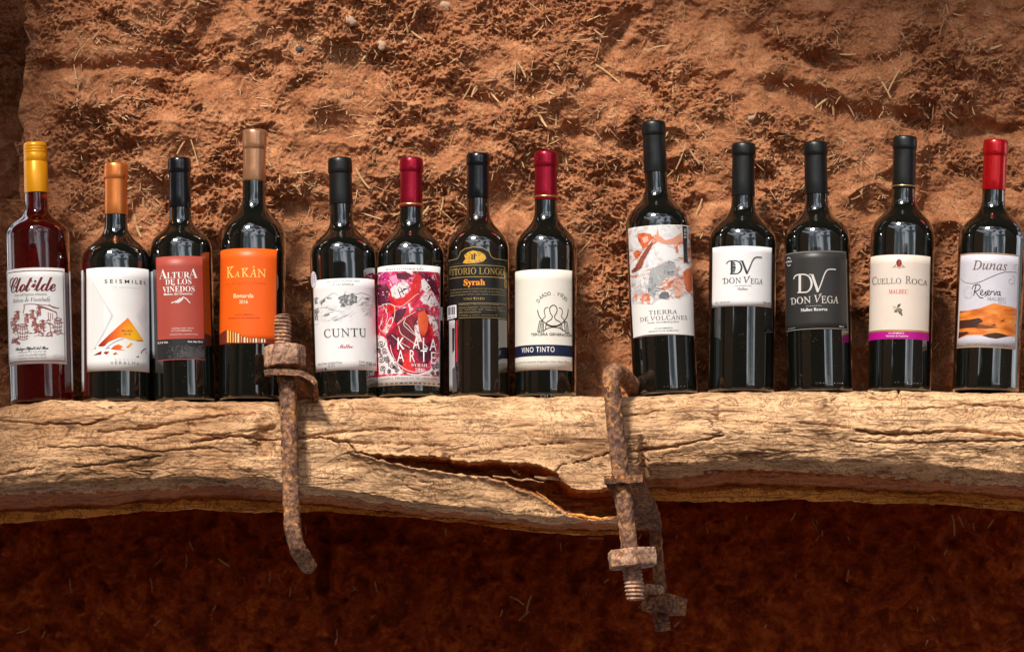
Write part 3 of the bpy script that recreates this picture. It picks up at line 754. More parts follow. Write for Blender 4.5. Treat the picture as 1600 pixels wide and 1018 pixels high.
class Art:
    """Flat print laid round a bottle: everything is given in photograph pixels (of a zoomed region) and lands on the curved glass."""
    def __init__(s, bt, ox, oy, sc):
        s.b, s.ox, s.oy, s.sc = bt, ox, oy, sc; s.polys = {}; s.label = None; s.r = bt.R
    def loc(s, x, y): return s.b.loc(s.ox + x / s.sc, s.oy + y / s.sc, s.r)      # -> arc length, height
    def add(s, name, mat, V, F, layer, own=None): k = (name, mat.name if own is None else own); e = s.slot(k, mat, V) if own is None and name in ('artwork', 'emblem') else s.polys.setdefault(k, [mat, [], [], []]); o = len(e[1]); e[1] += [(a, z, layer) for a, z in V]; e[2] += [tuple(i + o for i in f) for f in F]
    def slot(s, k, mat, V):
        # pieces of print that lie apart from each other become separate prints
        q = np.array(V); lo, hi = q.min(0), q.max(0); hit = []
        for kk in [z for z in s.polys if z[:2] == k]:
            e = s.polys[kk]
            if any(np.all(lo < h + .007) and np.all(hi > l - .007) for l, h in e[3]): hit.append(kk)
        if not hit:
            s.n = getattr(s, 'n', 0) + 1; hit = [(*k, s.n)]; s.polys[hit[0]] = [mat, [], [], []]
        e = s.polys[hit[0]]
        for kk in hit[1:]:
            f = s.polys.pop(kk); o = len(e[1]); e[1] += f[1]; e[2] += [tuple(i + o for i in q_) for q_ in f[2]]; e[3] += f[3]
        e[3].append((lo, hi)); return e
    def patch(s, xl, xr, yt, yb, mat, name='label', thick=.00028, parent=None):
        """the paper: xl / xr at mid height, yt / yb at the middle of the bottle's face"""
        ym = (yt + yb) / 2; xm = (xl + xr) / 2
        a0 = s.loc(xl, ym)[0]; a1 = s.loc(xr, ym)[0]; zt = s.loc(xm, yt)[1]; zb = s.loc(xm, yb)[1]
        s.a0, s.a1, s.zt, s.zb = a0, a1, zt, zb
        o = s.sheet(a0, a1, zt, zb, mat, name, thick, parent)
        if s.label is None: s.label = o
        return o
    def sheet(s, a0, a1, zt, zb, mat, name, thick, parent=None):
        nu = max(12, int((a1 - a0) / .0018)); nv = 10; G = []
        r0 = s.r - .0002; r1 = s.r + thick
        rowsz = [(zt, r0)] + [(zt + (zb - zt) * i / nv, r1) for i in range(nv + 1)] + [(zb, r0)]
        for z, r in rowsz:
            line = [(a0, r0)] + [(a0 + (a1 - a0) * i / nu, r) for i in range(nu + 1)] + [(a1, r0)]
            G.append([(rr * math.sin(a / s.r), -rr * math.cos(a / s.r), z) for a, rr in line])
        me = grid_mesh(name, np.array(G)); 
        for p in me.polygons: p.use_smooth = True
        uv = me.uv_layers.new(name='UV'); 
        cu = np.linspace(0, 1, nu + 3); cv = np.linspace(1, 0, nv + 3)
        li = np.empty(len(me.loops), np.int32); me.loops.foreach_get('vertex_index', li)
        uvs = np.stack([cu[li % (nu + 3)], cv[li // (nu + 3)]], -1); uv.data.foreach_set('uv', uvs.reshape(-1).astype(np.float32))
        return link(name, me, mat, parent or s.b.root)
    def poly(s, pts, mat, name='artwork', layer=1):
        s.add(name, mat, [s.loc(*p) for p in pts], [tuple(range(len(pts)))], layer)
    def band(s, yt, yb, mat, name='artwork', layer=1, inset=0.0, x0=None, x1=None):
        xm = 0; zt = s.loc(s.mid, yt)[1]; zb = s.loc(s.mid, yb)[1]
        a0 = s.a0 + inset if x0 is None else s.loc(x0, (yt + yb) / 2)[0]; a1 = s.a1 - inset if x1 is None else s.loc(x1, (yt + yb) / 2)[0]
        s.add(name, mat, [(a0, zb), (a1, zb), (a1, zt), (a0, zt)], [(0, 1, 2, 3)], layer)
    def frame(s, inset, w, mat, name='border', layer=1):
        i = inset / s.sc * K; w = w / s.sc * K
        o = [(s.a0 + i, s.zb + i), (s.a1 - i, s.zb + i), (s.a1 - i, s.zt - i), (s.a0 + i, s.zt - i)]
        n = [(s.a0 + i + w, s.zb + i + w), (s.a1 - i - w, s.zb + i + w), (s.a1 - i - w, s.zt - i - w), (s.a0 + i + w, s.zt - i - w)]
        s.add(name, mat, o + n, [(k, (k + 1) % 4, 4 + (k + 1) % 4, 4 + k) for k in range(4)], layer)
    def stroke(s, pts, w, mat, name='artwork', layer=2, closed=False, smoothit=True, taper=False):
        if smoothit and len(pts) > 2:
            c = catmull([(x, y, 0) for x, y in (pts + [pts[0]] if closed else pts)], 6.0)[:, :2]
        else:
            c = []
            for (x0, y0), (x1, y1) in zip(pts[:-1], pts[1:]):
                n = max(1, int(math.hypot(x1 - x0, y1 - y0) / 14)); c += [(x0 + (x1 - x0) * k / n, y0 + (y1 - y0) * k / n) for k in range(n)]
            c = np.array(c + [pts[-1]])
        q = np.array([s.loc(x, y) for x, y in c]); t = np.gradient(q, axis=0); t /= np.linalg.norm(t, axis=1, keepdims=True) + 1e-12
        nrm = np.stack([-t[:, 1], t[:, 0]], -1); hw = w / s.sc * K / 2 * np.ones(len(q))
        if taper: hw = hw * (0.25 + .75 * np.sin(np.linspace(0.05, .95, len(q)) * np.pi))
        V = list(map(tuple, q + nrm * hw[:, None])) + list(map(tuple, q - nrm * hw[:, None])); n = len(q)
        s.add(name, mat, V, [(n + k, n + k + 1, k + 1, k) for k in range(n - 1)], layer)
    def ring(s, x, y, rx, ry, w, mat, name='artwork', layer=2, a0=0, a1=360):
        n = 26; s.stroke([(x + rx * math.cos(math.radians(a0 + (a1 - a0) * k / n)), y - ry * math.sin(math.radians(a0 + (a1 - a0) * k / n))) for k in range(n + 1)], w, mat, name, layer, smoothit=False)
    def disc(s, x, y, rx, ry, mat, name='artwork', layer=1, n=20):
        s.poly([(x + rx * math.cos(2 * math.pi * k / n), y - ry * math.sin(2 * math.pi * k / n)) for k in range(n)], mat, name, layer)
    def text(s, t, x0, x1, base, h, mat, st='sans', weight=0.0, space=1.0, layer=3, name='lettering'):
        V, F = glyphs(t, st, weight, space); mn = min(v[0] for v in V); mxx = max(v[0] for v in V)
        z0 = s.loc((x0 + x1) / 2, base)[1]; a0 = s.loc(x0, base)[0]; a1 = s.loc(x1, base)[0]
        hm = h / s.sc * K / cap_height(st)
        s.add(name, mat, [(a0 + (x - mn) / (mxx - mn) * (a1 - a0), z0 + y * hm) for x, y in V], F, layer, (t, x0, base))
    def glyph_at(s, ch, x, y, ang, h, mat, st='sans', weight=0.0, sx=1.0, layer=3, name='lettering'):
        V, F = glyphs(ch, st, weight); cx = (min(v[0] for v in V) + max(v[0] for v in V)) / 2; k = h / s.sc * K / cap_height(st)
        a0, z0 = s.loc(x, y); ca, sa = math.cos(math.radians(ang)), math.sin(math.radians(ang))
        s.add(name, mat, [(a0 + ((vx - cx) * sx * ca - vy * sa) * k, z0 + ((vx - cx) * sx * sa + vy * ca) * k) for vx, vy in V], F, layer)
    def finish(s):
        par = s.label
        for (name, *_), (mat, V, F, _x) in s.polys.items():
            bm = bmesh.new(); vs = [bm.verts.new((a, z, l)) for a, z, l in V]
            for f in F:
                try: bm.faces.new([vs[i] for i in f])
                except ValueError: pass
            bmesh.ops.triangulate(bm, faces=[f for f in bm.faces if len(f.verts) > 4])
            big = [e for e in bm.edges if abs(e.verts[0].co.x - e.verts[1].co.x) > .004]
            if big:
                lo = min(v.co.x for v in bm.verts); hi = max(v.co.x for v in bm.verts); x = lo + .003
                while x < hi:
                    bmesh.ops.bisect_plane(bm, geom=bm.verts[:] + bm.edges[:] + bm.faces[:], dist=1e-7, plane_co=(x, 0, 0), plane_no=(1, 0, 0)); x += .003
            uv = bm.loops.layers.uv.new('UV')
            for f in bm.faces:
                f.normal_update()
                if f.normal.z < 0: f.normal_flip()
                for l in f.loops:
                    c = l.vert.co; l[uv].uv = ((c.x - s.a0) / (s.a1 - s.a0), (c.y - s.zb) / (s.zt - s.zb))
            for v in bm.verts:
                a = v.co.x / s.r; z = v.co.y; r = s.r + .00028 + .00009 * v.co.z
                v.co = (r * math.sin(a), -r * math.cos(a), z)
            link(name, bm_mesh(name, bm, True), mat, par)

# ------------------------------------------------------------------ bottles
class Bottle:
    def __init__(s, label, xb, xt, yt, yb, Rpx, rn, yfull, yneck, ycap, yring, glass, capmat, rcap, cap='cork', turn=0):
        s.base = Vector(P(xb, yb, 0)); top = Vector(P(xt, yt, 0)); d = top - s.base
        s.lean = math.atan2(d.x, d.z); s.H = d.length; s.R = Rpx * K; s.k = s.H / (yb - yt)
        s.root = empty('wine_bottle', s.base); s.root.rotation_euler = (0, s.lean, 0)
        tag(s.root, label, 'wine bottle', 'wine bottles standing in a row on the beam')
        h = lambda y: (yb - y) * s.k
        R = s.R; r = rn * K; zf, zn = h(yfull + 9), h(yneck - 9); zc, zr, zt = h(ycap), h(yring), s.H
        s.h = h
        pr = [(0.0005, .010), (R * .45, .008), (R * .8, .001), (R * .90, 0.0), (R * .955, .0003), (R * .985, .0011), (R * .997, .0026), (R, .008)]
        pr += [(R, .008 + (zf - .008) * i / 14) for i in range(1, 15)]
        n = 26                                        # rounded shoulder running into the neck
        for i in range(1, n + 1):
            t = i / n; P0, P1, P2, P3 = (R, zf), (R, zf + (zn - zf) * .56), (r * 1.10, zf + (zn - zf) * .53), (r * 1.02, zn)
            b = [(1 - t) ** 3, 3 * t * (1 - t) ** 2, 3 * t * t * (1 - t), t ** 3]
            pr.append((sum(w * q[0] for w, q in zip(b, (P0, P1, P2, P3))), sum(w * q[1] for w, q in zip(b, (P0, P1, P2, P3)))))
        pr += [(r, zn + (zc - zn) * .5), (r * .985, zc), (r * .985, zc + .004), (r * .9, zc + .006), (.0005, zc + .006)]
        s.glass = s.lathe('glass_body', pr, glass)
        rc = rcap * K; hh = zt - zr
        cp = [(r * .97, zc + .0012), (r * 1.0 + .0003, zc), (r * 1.0 + .0005, zc + .0006), (rc * .94, zc + (zr - zc) * .35), (rc * .925, zr - .0022), (rc * .925, zr - .0010)]
        if cap == 'screw':
            cp = [(rc * .9, zc + .001), (rc * .99, zc), (rc, zc + .0008), (rc, zr - .0012), (rc * .955, zr - .0004), (rc * .955, zr + .0004), (rc * .99, zr + .0012)]
            for q in (.45, .60, .74): cp += [(rc * .99, zr + hh * (q - .03)), (rc * .96, zr + hh * q), (rc * .99, zr + hh * (q + .03))]
            cp += [(rc * .98, zt - .0035), (rc * .93, zt - .0012), (rc * .82, zt), (.0005, zt)]
        else:
            cp += [(rc * .965, zr - .0002), (rc * .998, zr + .0006), (rc, zr + hh * .25), (rc * .995, zr + hh * .55), (rc * .985, zt - .0045), (rc * .955, zt - .002), (rc * .89, zt - .0005), (rc * .78, zt), (rc * .3, zt - .0003), (.0005, zt - .0004)]
        s.capsule = s.lathe('capsule', cp, capmat, 48)
        s.rcap = lambda z: np.interp(z, [q[1] for q in cp[:6]], [q[0] for q in cp[:6]])
    def lathe(s, name, pr, mat, seg=84, parent=None):
        th = np.arange(seg) / seg * 2 * np.pi; p = np.array(pr)
        V = np.stack([p[:, 0, None] * np.cos(th), p[:, 0, None] * np.sin(th), p[:, 1, None] * np.ones(seg)], -1)
        me = grid_mesh(name, V, wrap_u=True)
        return link(name, me, mat, parent or s.root)
    def foil_ring(s, y0, y1, mat, name='foil_ring'):
        z0, z1 = s.h(y1), s.h(y0); e = .00022
        a, b = float(s.rcap(z0)), float(s.rcap(z1))
        s.lathe(name, [(a - .0002, z0), (a + e, z0 + .0001), (b + e, z1 - .0001), (b - .0002, z1)], mat, 48, s.capsule)
    def loc(s, px, py, r):
        ph = 0.0; c, n = math.cos(s.lean), math.sin(s.lean); lz = 0
        for _ in range(6):
            w = P(px, py, -r * math.cos(ph)); dx, dz = w[0] - s.base.x, w[2] - s.base.z
            lx = dx * c - dz * n; lz = dx * n + dz * c
            ph = math.asin(max(-.998, min(.998, lx / r)))
        return ph * r, lz
    def dots(s, angs, z, size=.0011, mat=None, name='base_knurl'):
        bm = bmesh.new()
        for a in angs:
            a = math.radians(a); m = Matrix.Translation((s.R * math.sin(a), -s.R * math.cos(a), z))
            bmesh.ops.create_icosphere(bm, subdivisions=1, radius=size, matrix=m)
        link(name, bm_mesh(name, bm), mat or M_GLASS, s.glass)

WHITE = (0.80, 0.785, 0.775)
BLK = ink((0.02, 0.018, 0.018)); GREY = ink((0.16, 0.15, 0.15)); LGREY = ink((0.48, 0.47, 0.47)); DRED = ink((0.16, 0.012, 0.018))
WHT = ink((0.82, 0.80, 0.78), .45)

# --- 1 rose
b = Bottle('rosé bottle with yellow screw cap and white label of a winery drawn in dark red', 65, 55, 223, 630, 49.5, 17.6, 360, 335, 302, 253, M_ROSE, M_CAP_YELLOW, 18.6, 'screw')
A_ = Art(b, 0, 410, 5.658); A_.mid = 325
A_.patch(70, 580, 45, 893, paper(WHITE)); A_.frame(22, 8, DRED); A_.frame(6, 2.5, ink((.45, .3, .3)))
A_.text('Clotilde', 90, 492, 252, 128, DRED, 'script', .006, .74)
A_.text('VINO ARTESANAL ROSADO', 130, 412, 292, 19, GREY, 'sans')
A_.text('Bolson de Fiambala', 118, 440, 345, 36, ink((.10, .07, .08)), 'bolditalic', -.012)
A_.stroke([(232, 312), (242, 300)], 5, GREY); A_.stroke([(428, 312), (437, 300)], 5, GREY)
SEP = ink((0.27, 0.07, 0.065)); SEP2 = ink((0.42, 0.2, 0.18))
for pts, w in [([(212, 372), (290, 366), (350, 380), (420, 405), (500, 440)], 6), ([(290, 366), (420, 378), (520, 404)], 5), ([(430, 372), (470, 395), (520, 404)], 10), ([(212, 372), (216, 400), (205, 450)], 8), ([(330, 384), (420, 412), (495, 445), (500, 500)], 8), ([(425, 440), (427, 500)], 6), ([(445, 445), (447, 505)], 6), ([(462, 450), (464, 505)], 5)]:
    A_.stroke(pts, w, SEP)
for x, y, rx, ry in [(205, 615, 46, 58), (510, 560, 34, 58)]:      # barrels
    for f in (-.9, -.5, -.1, .35, .75): A_.stroke([(x + rx * f * .85, y - ry), (x + rx * f * 1.12, y), (x + rx * f * .85, y + ry)], 5, SEP)
    for g in (-1, -.6, .05, .6, 1): A_.stroke([(x - rx * 1.0, y + ry * g), (x, y + ry * g + 10), (x + rx, y + ry * g)], 6, SEP)
    A_.ring(x, y - ry, rx * .9, 13, 6, SEP)
rr = random.Random(5)
for x, y in [(120, 540), (150, 480), (232, 505), (282, 470), (300, 540), (340, 445), (322, 600), (370, 560), (135, 600)]:   # people bent over the grapes
    A_.disc(x + 8, y - 38, 13, 15, SEP); A_.poly([(x - 18, y - 26), (x + 22, y - 28), (x + 26, y + 24), (x + 6, y + 10), (x - 16, y + 30)], SEP2)
    A_.stroke([(x - 22, y - 40), (x + 8, y - 52), (x + 32, y - 40)], 7, SEP)
    for k in range(9):
        a = rr.uniform(0, 6.28); q = rr.uniform(10, 34); A_.stroke([(x + rr.uniform(-26, 26), y + rr.uniform(-26, 30)), (x + rr.uniform(-30, 30), y + rr.uniform(-20, 50))], rr.uniform(3, 7), SEP)
for k in range(46):
    x = rr.uniform(110, 540); y = rr.uniform(540, 660) - max(0, x - 300) * .05
    A_.stroke([(x, y), (x + rr.uniform(10, 40), y + rr.uniform(-14, 10))], rr.uniform(3, 7), SEP if rr.random() < .6 else SEP2)
for k in range(30): A_.disc(rr.uniform(340, 460), rr.uniform(600, 650), 7, 7, SEP, n=7)
for k in range(26): A_.stroke([(100 + rr.uniform(0, 80), 740 - rr.uniform(0, 80)), (110 + rr.uniform(0, 80), 725 - rr.uniform(0, 70))], rr.uniform(4, 8), SEP)
A_.stroke([(350, 560), (400, 535), (450, 540), (470, 560)], 8, SEP); A_.stroke([(380, 545), (385, 610)], 8, SEP); A_.stroke([(440, 545), (445, 600)], 7, SEP); A_.stroke([(410, 520), (430, 505), (445, 520)], 9, SEP)
A_.text('Bodega Ripoll del Pino', 140, 428, 768, 27, BLK, 'script', .004, .7)
for t, y in (('Elaborado INV Nro FVC 03', 795), ('Analisis Nro 128 0001 990202', 822), ('Catamarca, Tinto Juan Nicoli', 848)): A_.text(t, 165, 408, y, 15, GREY, 'serif', -.01)
A_.text('CONT. NETO', 465, 550, 822, 9, LGREY); A_.text('750 ml', 470, 552, 853, 22, LGREY, 'italic')
A_.finish()
A_.sheet(b.R * math.radians(80), b.R * math.radians(150), b.h(426), b.h(612), paper(WHITE), 'back_label', .00025)

# --- 2
b = Bottle('bottle with orange-copper capsule and white label showing a glowing orange triangular mountain', 183, 181, 255, 630, 54.5, 17.6, 404, 361, 336, 279, M_GLASS, M_CAP_ORANGE, 19)
A_ = Art(b, 120, 410, 5.658); A_.mid = 340
A_.patch(88, 638, 42, 955, paper(WHITE))
A_.text('SEISMILES', 247, 603, 182, 30, BLK, 'sans', .006, 1.55); A_.text('LP CATAMARCA', 322, 560, 226, 11, LGREY, 'sans', 0, 1.5)
CH = ink((.66, .655, .66))
for k in range(9):
    d = k * 20
    A_.stroke([(135 + d * .62, 170 + d * 1.05), (325 - d * .12, 470), (135 + d * .62, 790 - d * .9)], 5, CH, 'artwork', 1, smoothit=False)
    A_.stroke([(135 + d * .62, 170 + d * 1.05), (135 + d * .62, 790 - d * .9)], 5, CH, 'artwork', 1, smoothit=False)
    A_.stroke([(622, 360 + d * 1.0), (520 + d * .3, 470 + d * .4), (610, 600)], 4, CH, 'artwork', 1, smoothit=False)
n = N('printed_sunset'); uvv = n.co.outputs['UV']
m_ = n.t.nodes.new('ShaderNodeMapping'); m_.inputs['Location'].default_value = (-.70, -.36, 0); m_.inputs['Scale'].default_value = (1.0, 1.1, 1); n.link(uvv, m_.inputs['Vector'])
ln = n.t.nodes.new('ShaderNodeVectorMath'); ln.operation = 'LENGTH'; n.link(m_.outputs[0], ln.inputs[0])
n.set(Base_Color=n.ramp(ln.outputs['Value'], [(0.0, (.92, .50, .02)), (.12, (.90, .36, .01)), (.24, (.78, .13, .006)), (.42, (.35, .02, .006)), (.6, (.16, .01, .006))]), Roughness=.4)
SUNSET = n.m
A_.poly([(450, 488), (585, 690), (520, 688), (470, 680), (420, 664), (380, 660), (330, 680), (280, 702), (245, 738), (215, 742), (188, 737)], SUNSET, layer=2)
for pts in ([(300, 765), (330, 735), (370, 722), (408, 742), (385, 763), (432, 776), (350, 772)], [(432, 750), (478, 706), (492, 716), (462, 752)], [(148, 821), (200, 790), (222, 782), (216, 812)], [(238, 800), (250, 785), (290, 785), (265, 815)], [(316, 808), (345, 790), (368, 814), (350, 806), (340, 818)]): A_.poly(pts, SUNSET, layer=2)
for pts, w in (([(565, 802), (580, 776), (612, 757)], 8), ([(608, 785), (612, 806)], 7), ([(530, 690), (585, 689)], 6), ([(256, 760), (290, 752)], 6), ([(160, 766), (172, 750)], 5), ([(270, 745), (340, 700), (410, 672)], 4)): A_.stroke(pts, w, BLK)
A_.poly([(518, 836), (545, 822), (547, 836)], ink((.2, .015, .01)), layer=2)
A_.text('MALBEC', 398, 492, 611, 15, ink((.16, .012, .008)), 'sans', .008, 1.2); A_.text('2018', 412, 474, 640, 15, ink((.16, .012, .008)), 'sans', .01, 1.2)
A_.text('BODEGA', 338, 522, 864, 13, LGREY, 'sans', 0, 2.0); A_.text('VERALMA', 297, 550, 900, 27, GREY, 'sans', -.006, 1.4)
A_.finish()
A_.sheet(b.R * math.radians(-118), b.R * math.radians(-66), b.h(424), b.h(612), paper((.5, .52, .56)), 'back_label', .00025)

# --- 3
b = Bottle('bottle with glossy black capsule and brick-red label ending in a dotted black band', 288, 280, 247, 628, 48.5, 17, 383, 348, 325, 269, M_GLASS, M_CAP_GLOSS, 18.3)
A_ = Art(b, 235, 390, 5.66); A_.mid = 262
A_.patch(58, 474, 55, 970, paper((.38, .062, .042), .45)); BB = ink((.016, .015, .016), .45); A_.band(786, 962, BB); A_.band(966, 970, ink((.5, .1, .09)))
A_.text('A', 82, 150, 258, 84, WHT, 'serif', -.008); A_.text('LTUR', 150, 345, 250, 52, WHT, 'serif', -.006); A_.text('A', 340, 416, 250, 84, WHT, 'serif', -.008)
A_.text('DE LOS', 135, 362, 306, 48, WHT, 'serif', -.006); A_.text('VINEDOS', 112, 390, 372, 50, WHT, 'serif', -.006)
A_.stroke([(190, 314), (200, 308), (208, 313), (218, 307)], 6, WHT); A_.text('Malbec del Desierto', 122, 370, 399, 19, WHT, 'sans', .010)
for pts in ([(185, 471), (240, 450), (266, 427)], [(222, 470), (262, 446), (290, 417), (318, 434), (350, 471)], [(240, 470), (262, 458), (290, 430)]): A_.stroke(pts, 7, WHT, smoothit=False)
PK = ink((.72, .5, .47))
A_.text('COSECHA 2012', 190, 380, 700, 13, PK, 'sans', .012, 1.1); A_.text('LP CATAMARCA', 188, 366, 722, 13, PK, 'sans', .012); A_.text('INDUSTRIA ARGENTINA', 174, 420, 752, 10, PK, 'sans', .012, 1.1)
A_.text('13,5 % Vol.', 68, 158, 828, 16, WHT, 'sans', .012); A_.text('Cont. Neto 750 ml', 330, 460, 820, 16, WHT, 'sans', .012)
DOT = ink((.42, .4, .4))
for i in range(11):
    for j in range(30):
        x = 150 + j * 11 + (i % 2) * 5.5; y = 850 + i * 10 + 6 * math.sin(j * .35)
        if rr.random() < min(1, (x - 130) / 200) * min(1, .45 + i / 12): A_.disc(x, y, 2.3, 2.3, DOT, n=5)
A_.finish()
A_.sheet(b.R * math.radians(-120), b.R * math.radians(-63), b.h(425), b.h(560), paper((.30, .32, .35)), 'back_label', .00025)

# --- 4
b = Bottle('bottle with brown-copper capsule and bright orange label, behind the upright bolt tip', 393, 398, 203, 626, 50.8, 17.5, 369, 319, 283, 232, M_GLASS, M_CAP_COPPER, 19)
GP = ink((.88, .55, .16), .4, .3, 'printed_gold')
for k in range(28):
    a = k / 28 * 2 * math.pi; z0 = b.h(284); hgt = (.0022 + .0042 * abs(math.sin(a * 1.5 + 1.0)))
    r1 = b.rcap(z0 + .001) + .00025; V = []
    for da in (-.07, 0, .07):
        for z in (z0 + .0002, z0 + hgt): V.append((r1 * math.sin(a + da), -r1 * math.cos(a + da), z))
    if k == 0: GV, GF = [], []
    o = len(GV); GV += V; GF += [(o, o + 2, o + 3, o + 1), (o + 2, o + 4, o + 5, o + 3)]
link('printed_stripes', py_mesh('printed_stripes', GV, GF), GP, b.capsule)
A_ = Art(b, 335, 380, 6.17); A_.mid = 335
A_.patch(51, 600, 48, 963, paper((.88, .115, .006), .42, .04))
YE = ink((.92, .60, .16)); A_.text('K', 122, 192, 331, 102, YE, 'roman', 0.004); A_.text('A', 198, 246, 327, 60, YE, 'roman', 0.004); A_.text('K', 262, 336, 322, 76, YE, 'roman', 0.004); A_.text('A', 340, 408, 326, 82, YE, 'roman', 0.004); A_.text('N', 412, 495, 328, 78, YE, 'roman', 0.004)
A_.stroke([(368, 232), (388, 222)], 8, YE); A_.stroke([(265, 245), (325, 238)], 5, YE); A_.stroke([(125, 236), (190, 222)], 5, YE)
DR = ink((.30, .03, .01)); A_.text('LUZ DEL NORTE CATAMARCA', 112, 500, 392, 13, ink((.5, .05, .012)), 'sans', 0, 1.25)
PW = ink((.86, .70, .42)); A_.text('Bonarda', 188, 377, 524, 40, PW, 'sans', .010); A_.text('2016', 240, 322, 580, 33, PW, 'sans', .008)
A_.text('LA CATAMARCA', 198, 376, 692, 13, DR, 'sans', .004); A_.text('PRODUCTO DE ARGENTINA', 140, 440, 724, 13, DR, 'sans', .004)
A_.poly([(50, 895), (85, 852), (125, 830), (200, 852), (240, 870), (300, 905), (350, 912), (410, 910), (480, 918), (576, 932), (574, 968), (400, 958), (200, 958), (49, 986)], ink((.17, .022, .01)), layer=1)
for i, x in enumerate((133, 158, 183, 207, 233, 263, 292, 320, 348, 376, 403, 430, 457, 484)):
    top = np.interp(x, [85, 125, 200, 240, 300, 350, 410, 480], [850, 834, 855, 873, 908, 915, 914, 922])
    A_.poly([(x - (7 if i % 2 else 9), top), (x + (5 if i % 2 else 8), top), (x + (5 if i % 2 else 8), 956), (x - (7 if i % 2 else 9), 956)], ink((.85, .45 + .02 * i, .10 + .035 * i)) if i % 3 != 2 else ink((.75, .25, .05)), layer=2)
A_.finish()

# --- 5
b = Bottle('bottle with matte black capsule and white label under a pencil-grey mountain sketch', 542, 531, 247, 624, 51.3, 18, 392, 354, 320, 270, M_GLASS, M_CAP_BLACK, 19.2)
A_ = Art(b, 480, 420, 5.658); A_.mid = 325
A_.patch(64, 605, 82, 893, paper((.79, .765, .765)))
A_.text('VINO VARIETAL ARTESANAL TINTO', 170, 462, 114, 13, GREY); A_.text('I.P. CATAMARCA', 218, 412, 146, 20, GREY)
A_.text('CUNTU', 152, 518, 598, 72, ink((.05, .05, .05)), 'roman', 0.004, 1.08); A_.text('Malbec', 272, 406, 700, 36, ink((.45, .02, .05)), 'script', -.006, .75)
A_.text('INDUSTRIA ARGENTINA', 98, 308, 842, 19, GREY); A_.text('ALC', 100, 124, 890, 15, ink((.4, .08, .1))); A_.text('14', 133, 174, 898, 24, BLK, 'sans', .012); A_.text('% V/V', 188, 248, 866, 20, GREY); A_.text('Cont.', 457, 509, 828, 20, GREY); A_.text('Neto', 457, 508, 858, 20, GREY); A_.text('750 ml', 518, 604, 856, 32, GREY, 'sans', .004)
n = N('pencil_shading'); v = n.mapping((1, 1, 1)); n.set(Base_Color=n.ramp(n.noise(v, 330, 5, .75), [(.40, (.07, .07, .072)), (.52, (.24, .24, .245)), (.62, (.62, .61, .61))]), Roughness=.5); PENCIL = n.m
for pts in ([(270, 262), (290, 240), (318, 236), (330, 212), (345, 232), (400, 212), (420, 232), (442, 245), (436, 280), (445, 298), (410, 305), (395, 322), (350, 322), (330, 342), (292, 335), (300, 305), (282, 300), (290, 280)],
            [(62, 262), (85, 248), (104, 258), (88, 280), (98, 306), (70, 312)], [(108, 300), (130, 275), (160, 258), (164, 285), (140, 300), (128, 322)], [(64, 356), (100, 345), (112, 375), (95, 400), (100, 452), (70, 458)], [(170, 255), (200, 248), (222, 262), (190, 270)], [(492, 262), (530, 250), (560, 262), (530, 275)], [(150, 405), (196, 396), (200, 406), (152, 428)], [(235, 452), (262, 442), (280, 452), (240, 462)]): A_.poly(pts, PENCIL)
PL = ink((.30, .30, .31)); PL2 = ink((.52, .515, .52))
for pts, w in [([(110, 290), (160, 258), (200, 232), (240, 214), (276, 240)], 5), ([(400, 214), (440, 222), (480, 212), (540, 232), (560, 250), (600, 268)], 5), ([(330, 215), (336, 200), (350, 215)], 4), ([(100, 345), (180, 345), (260, 372), (330, 375)], 4), ([(120, 430), (170, 395), (240, 380)], 5), ([(230, 460), (290, 440), (330, 420), (390, 385)], 4), ([(440, 330), (500, 300), (540, 280)], 4), ([(60, 500), (110, 480)], 3), ([(450, 290), (480, 255), (500, 245)], 4)]: A_.stroke(pts, w, PL, taper=True)
for k in range(60):
    x = rr.uniform(500, 596); y = rr.uniform(268, 420) + (560 - x) * .1; L = rr.uniform(12, 42); A_.stroke([(x, y), (x - L * .6, y + L * .25), (x - L * .9, y + L * .7)], rr.uniform(2, 4.5), PL if rr.random() < .4 else PL2, taper=True)
for k in range(60):
    x = rr.uniform(80, 400); y = rr.uniform(330, 470); L = rr.uniform(20, 60); A_.stroke([(x, y), (x + L * .5, y - L * .18), (x + L, y - L * .5)], rr.uniform(2, 3.5), PL2, taper=True)
A_.finish()
A_.label = None; A_.polys = {}
st = A_.patch(22, 30, 30, 180, ink((.75, .68, .73)), 'sticker', .0001); bpy.data.objects.remove(st)
V = []; a_c = b.R * math.radians(-62)
me_r = b.R + .0007
zc_ = b.h(438); pts = [(a_c + .0075 * math.cos(t), zc_ + .0095 * math.sin(t)) for t in np.linspace(0, 2 * np.pi, 33)[:-1]]
V = [(me_r * math.sin(a / b.R), -me_r * math.cos(a / b.R), z) for a, z in pts] + [((me_r + .0001) * math.sin(a_c / b.R), -(me_r + .0001) * math.cos(a_c / b.R), zc_)]
sk = link('round_sticker', py_mesh('round_sticker', V, [(k, (k + 1) % 32, 32) for k in range(32)]), ink((.74, .68, .72)), b.root)
V = []; F = []
for i, dz in enumerate((-.004, -.0012, .0016, .0044)):
    o = len(V)
    for a in (a_c - .0042, a_c + .0046):
        for q in (0, .0012): V.append(((me_r + .00025) * math.sin(a / b.R), -(me_r + .00025) * math.cos(a / b.R), zc_ + dz + q + (a - a_c) * .25))
    F.append((o, o + 2, o + 3, o + 1))
link('sticker_print', py_mesh('sticker_print', V, F), ink((.30, .2, .32)), sk)

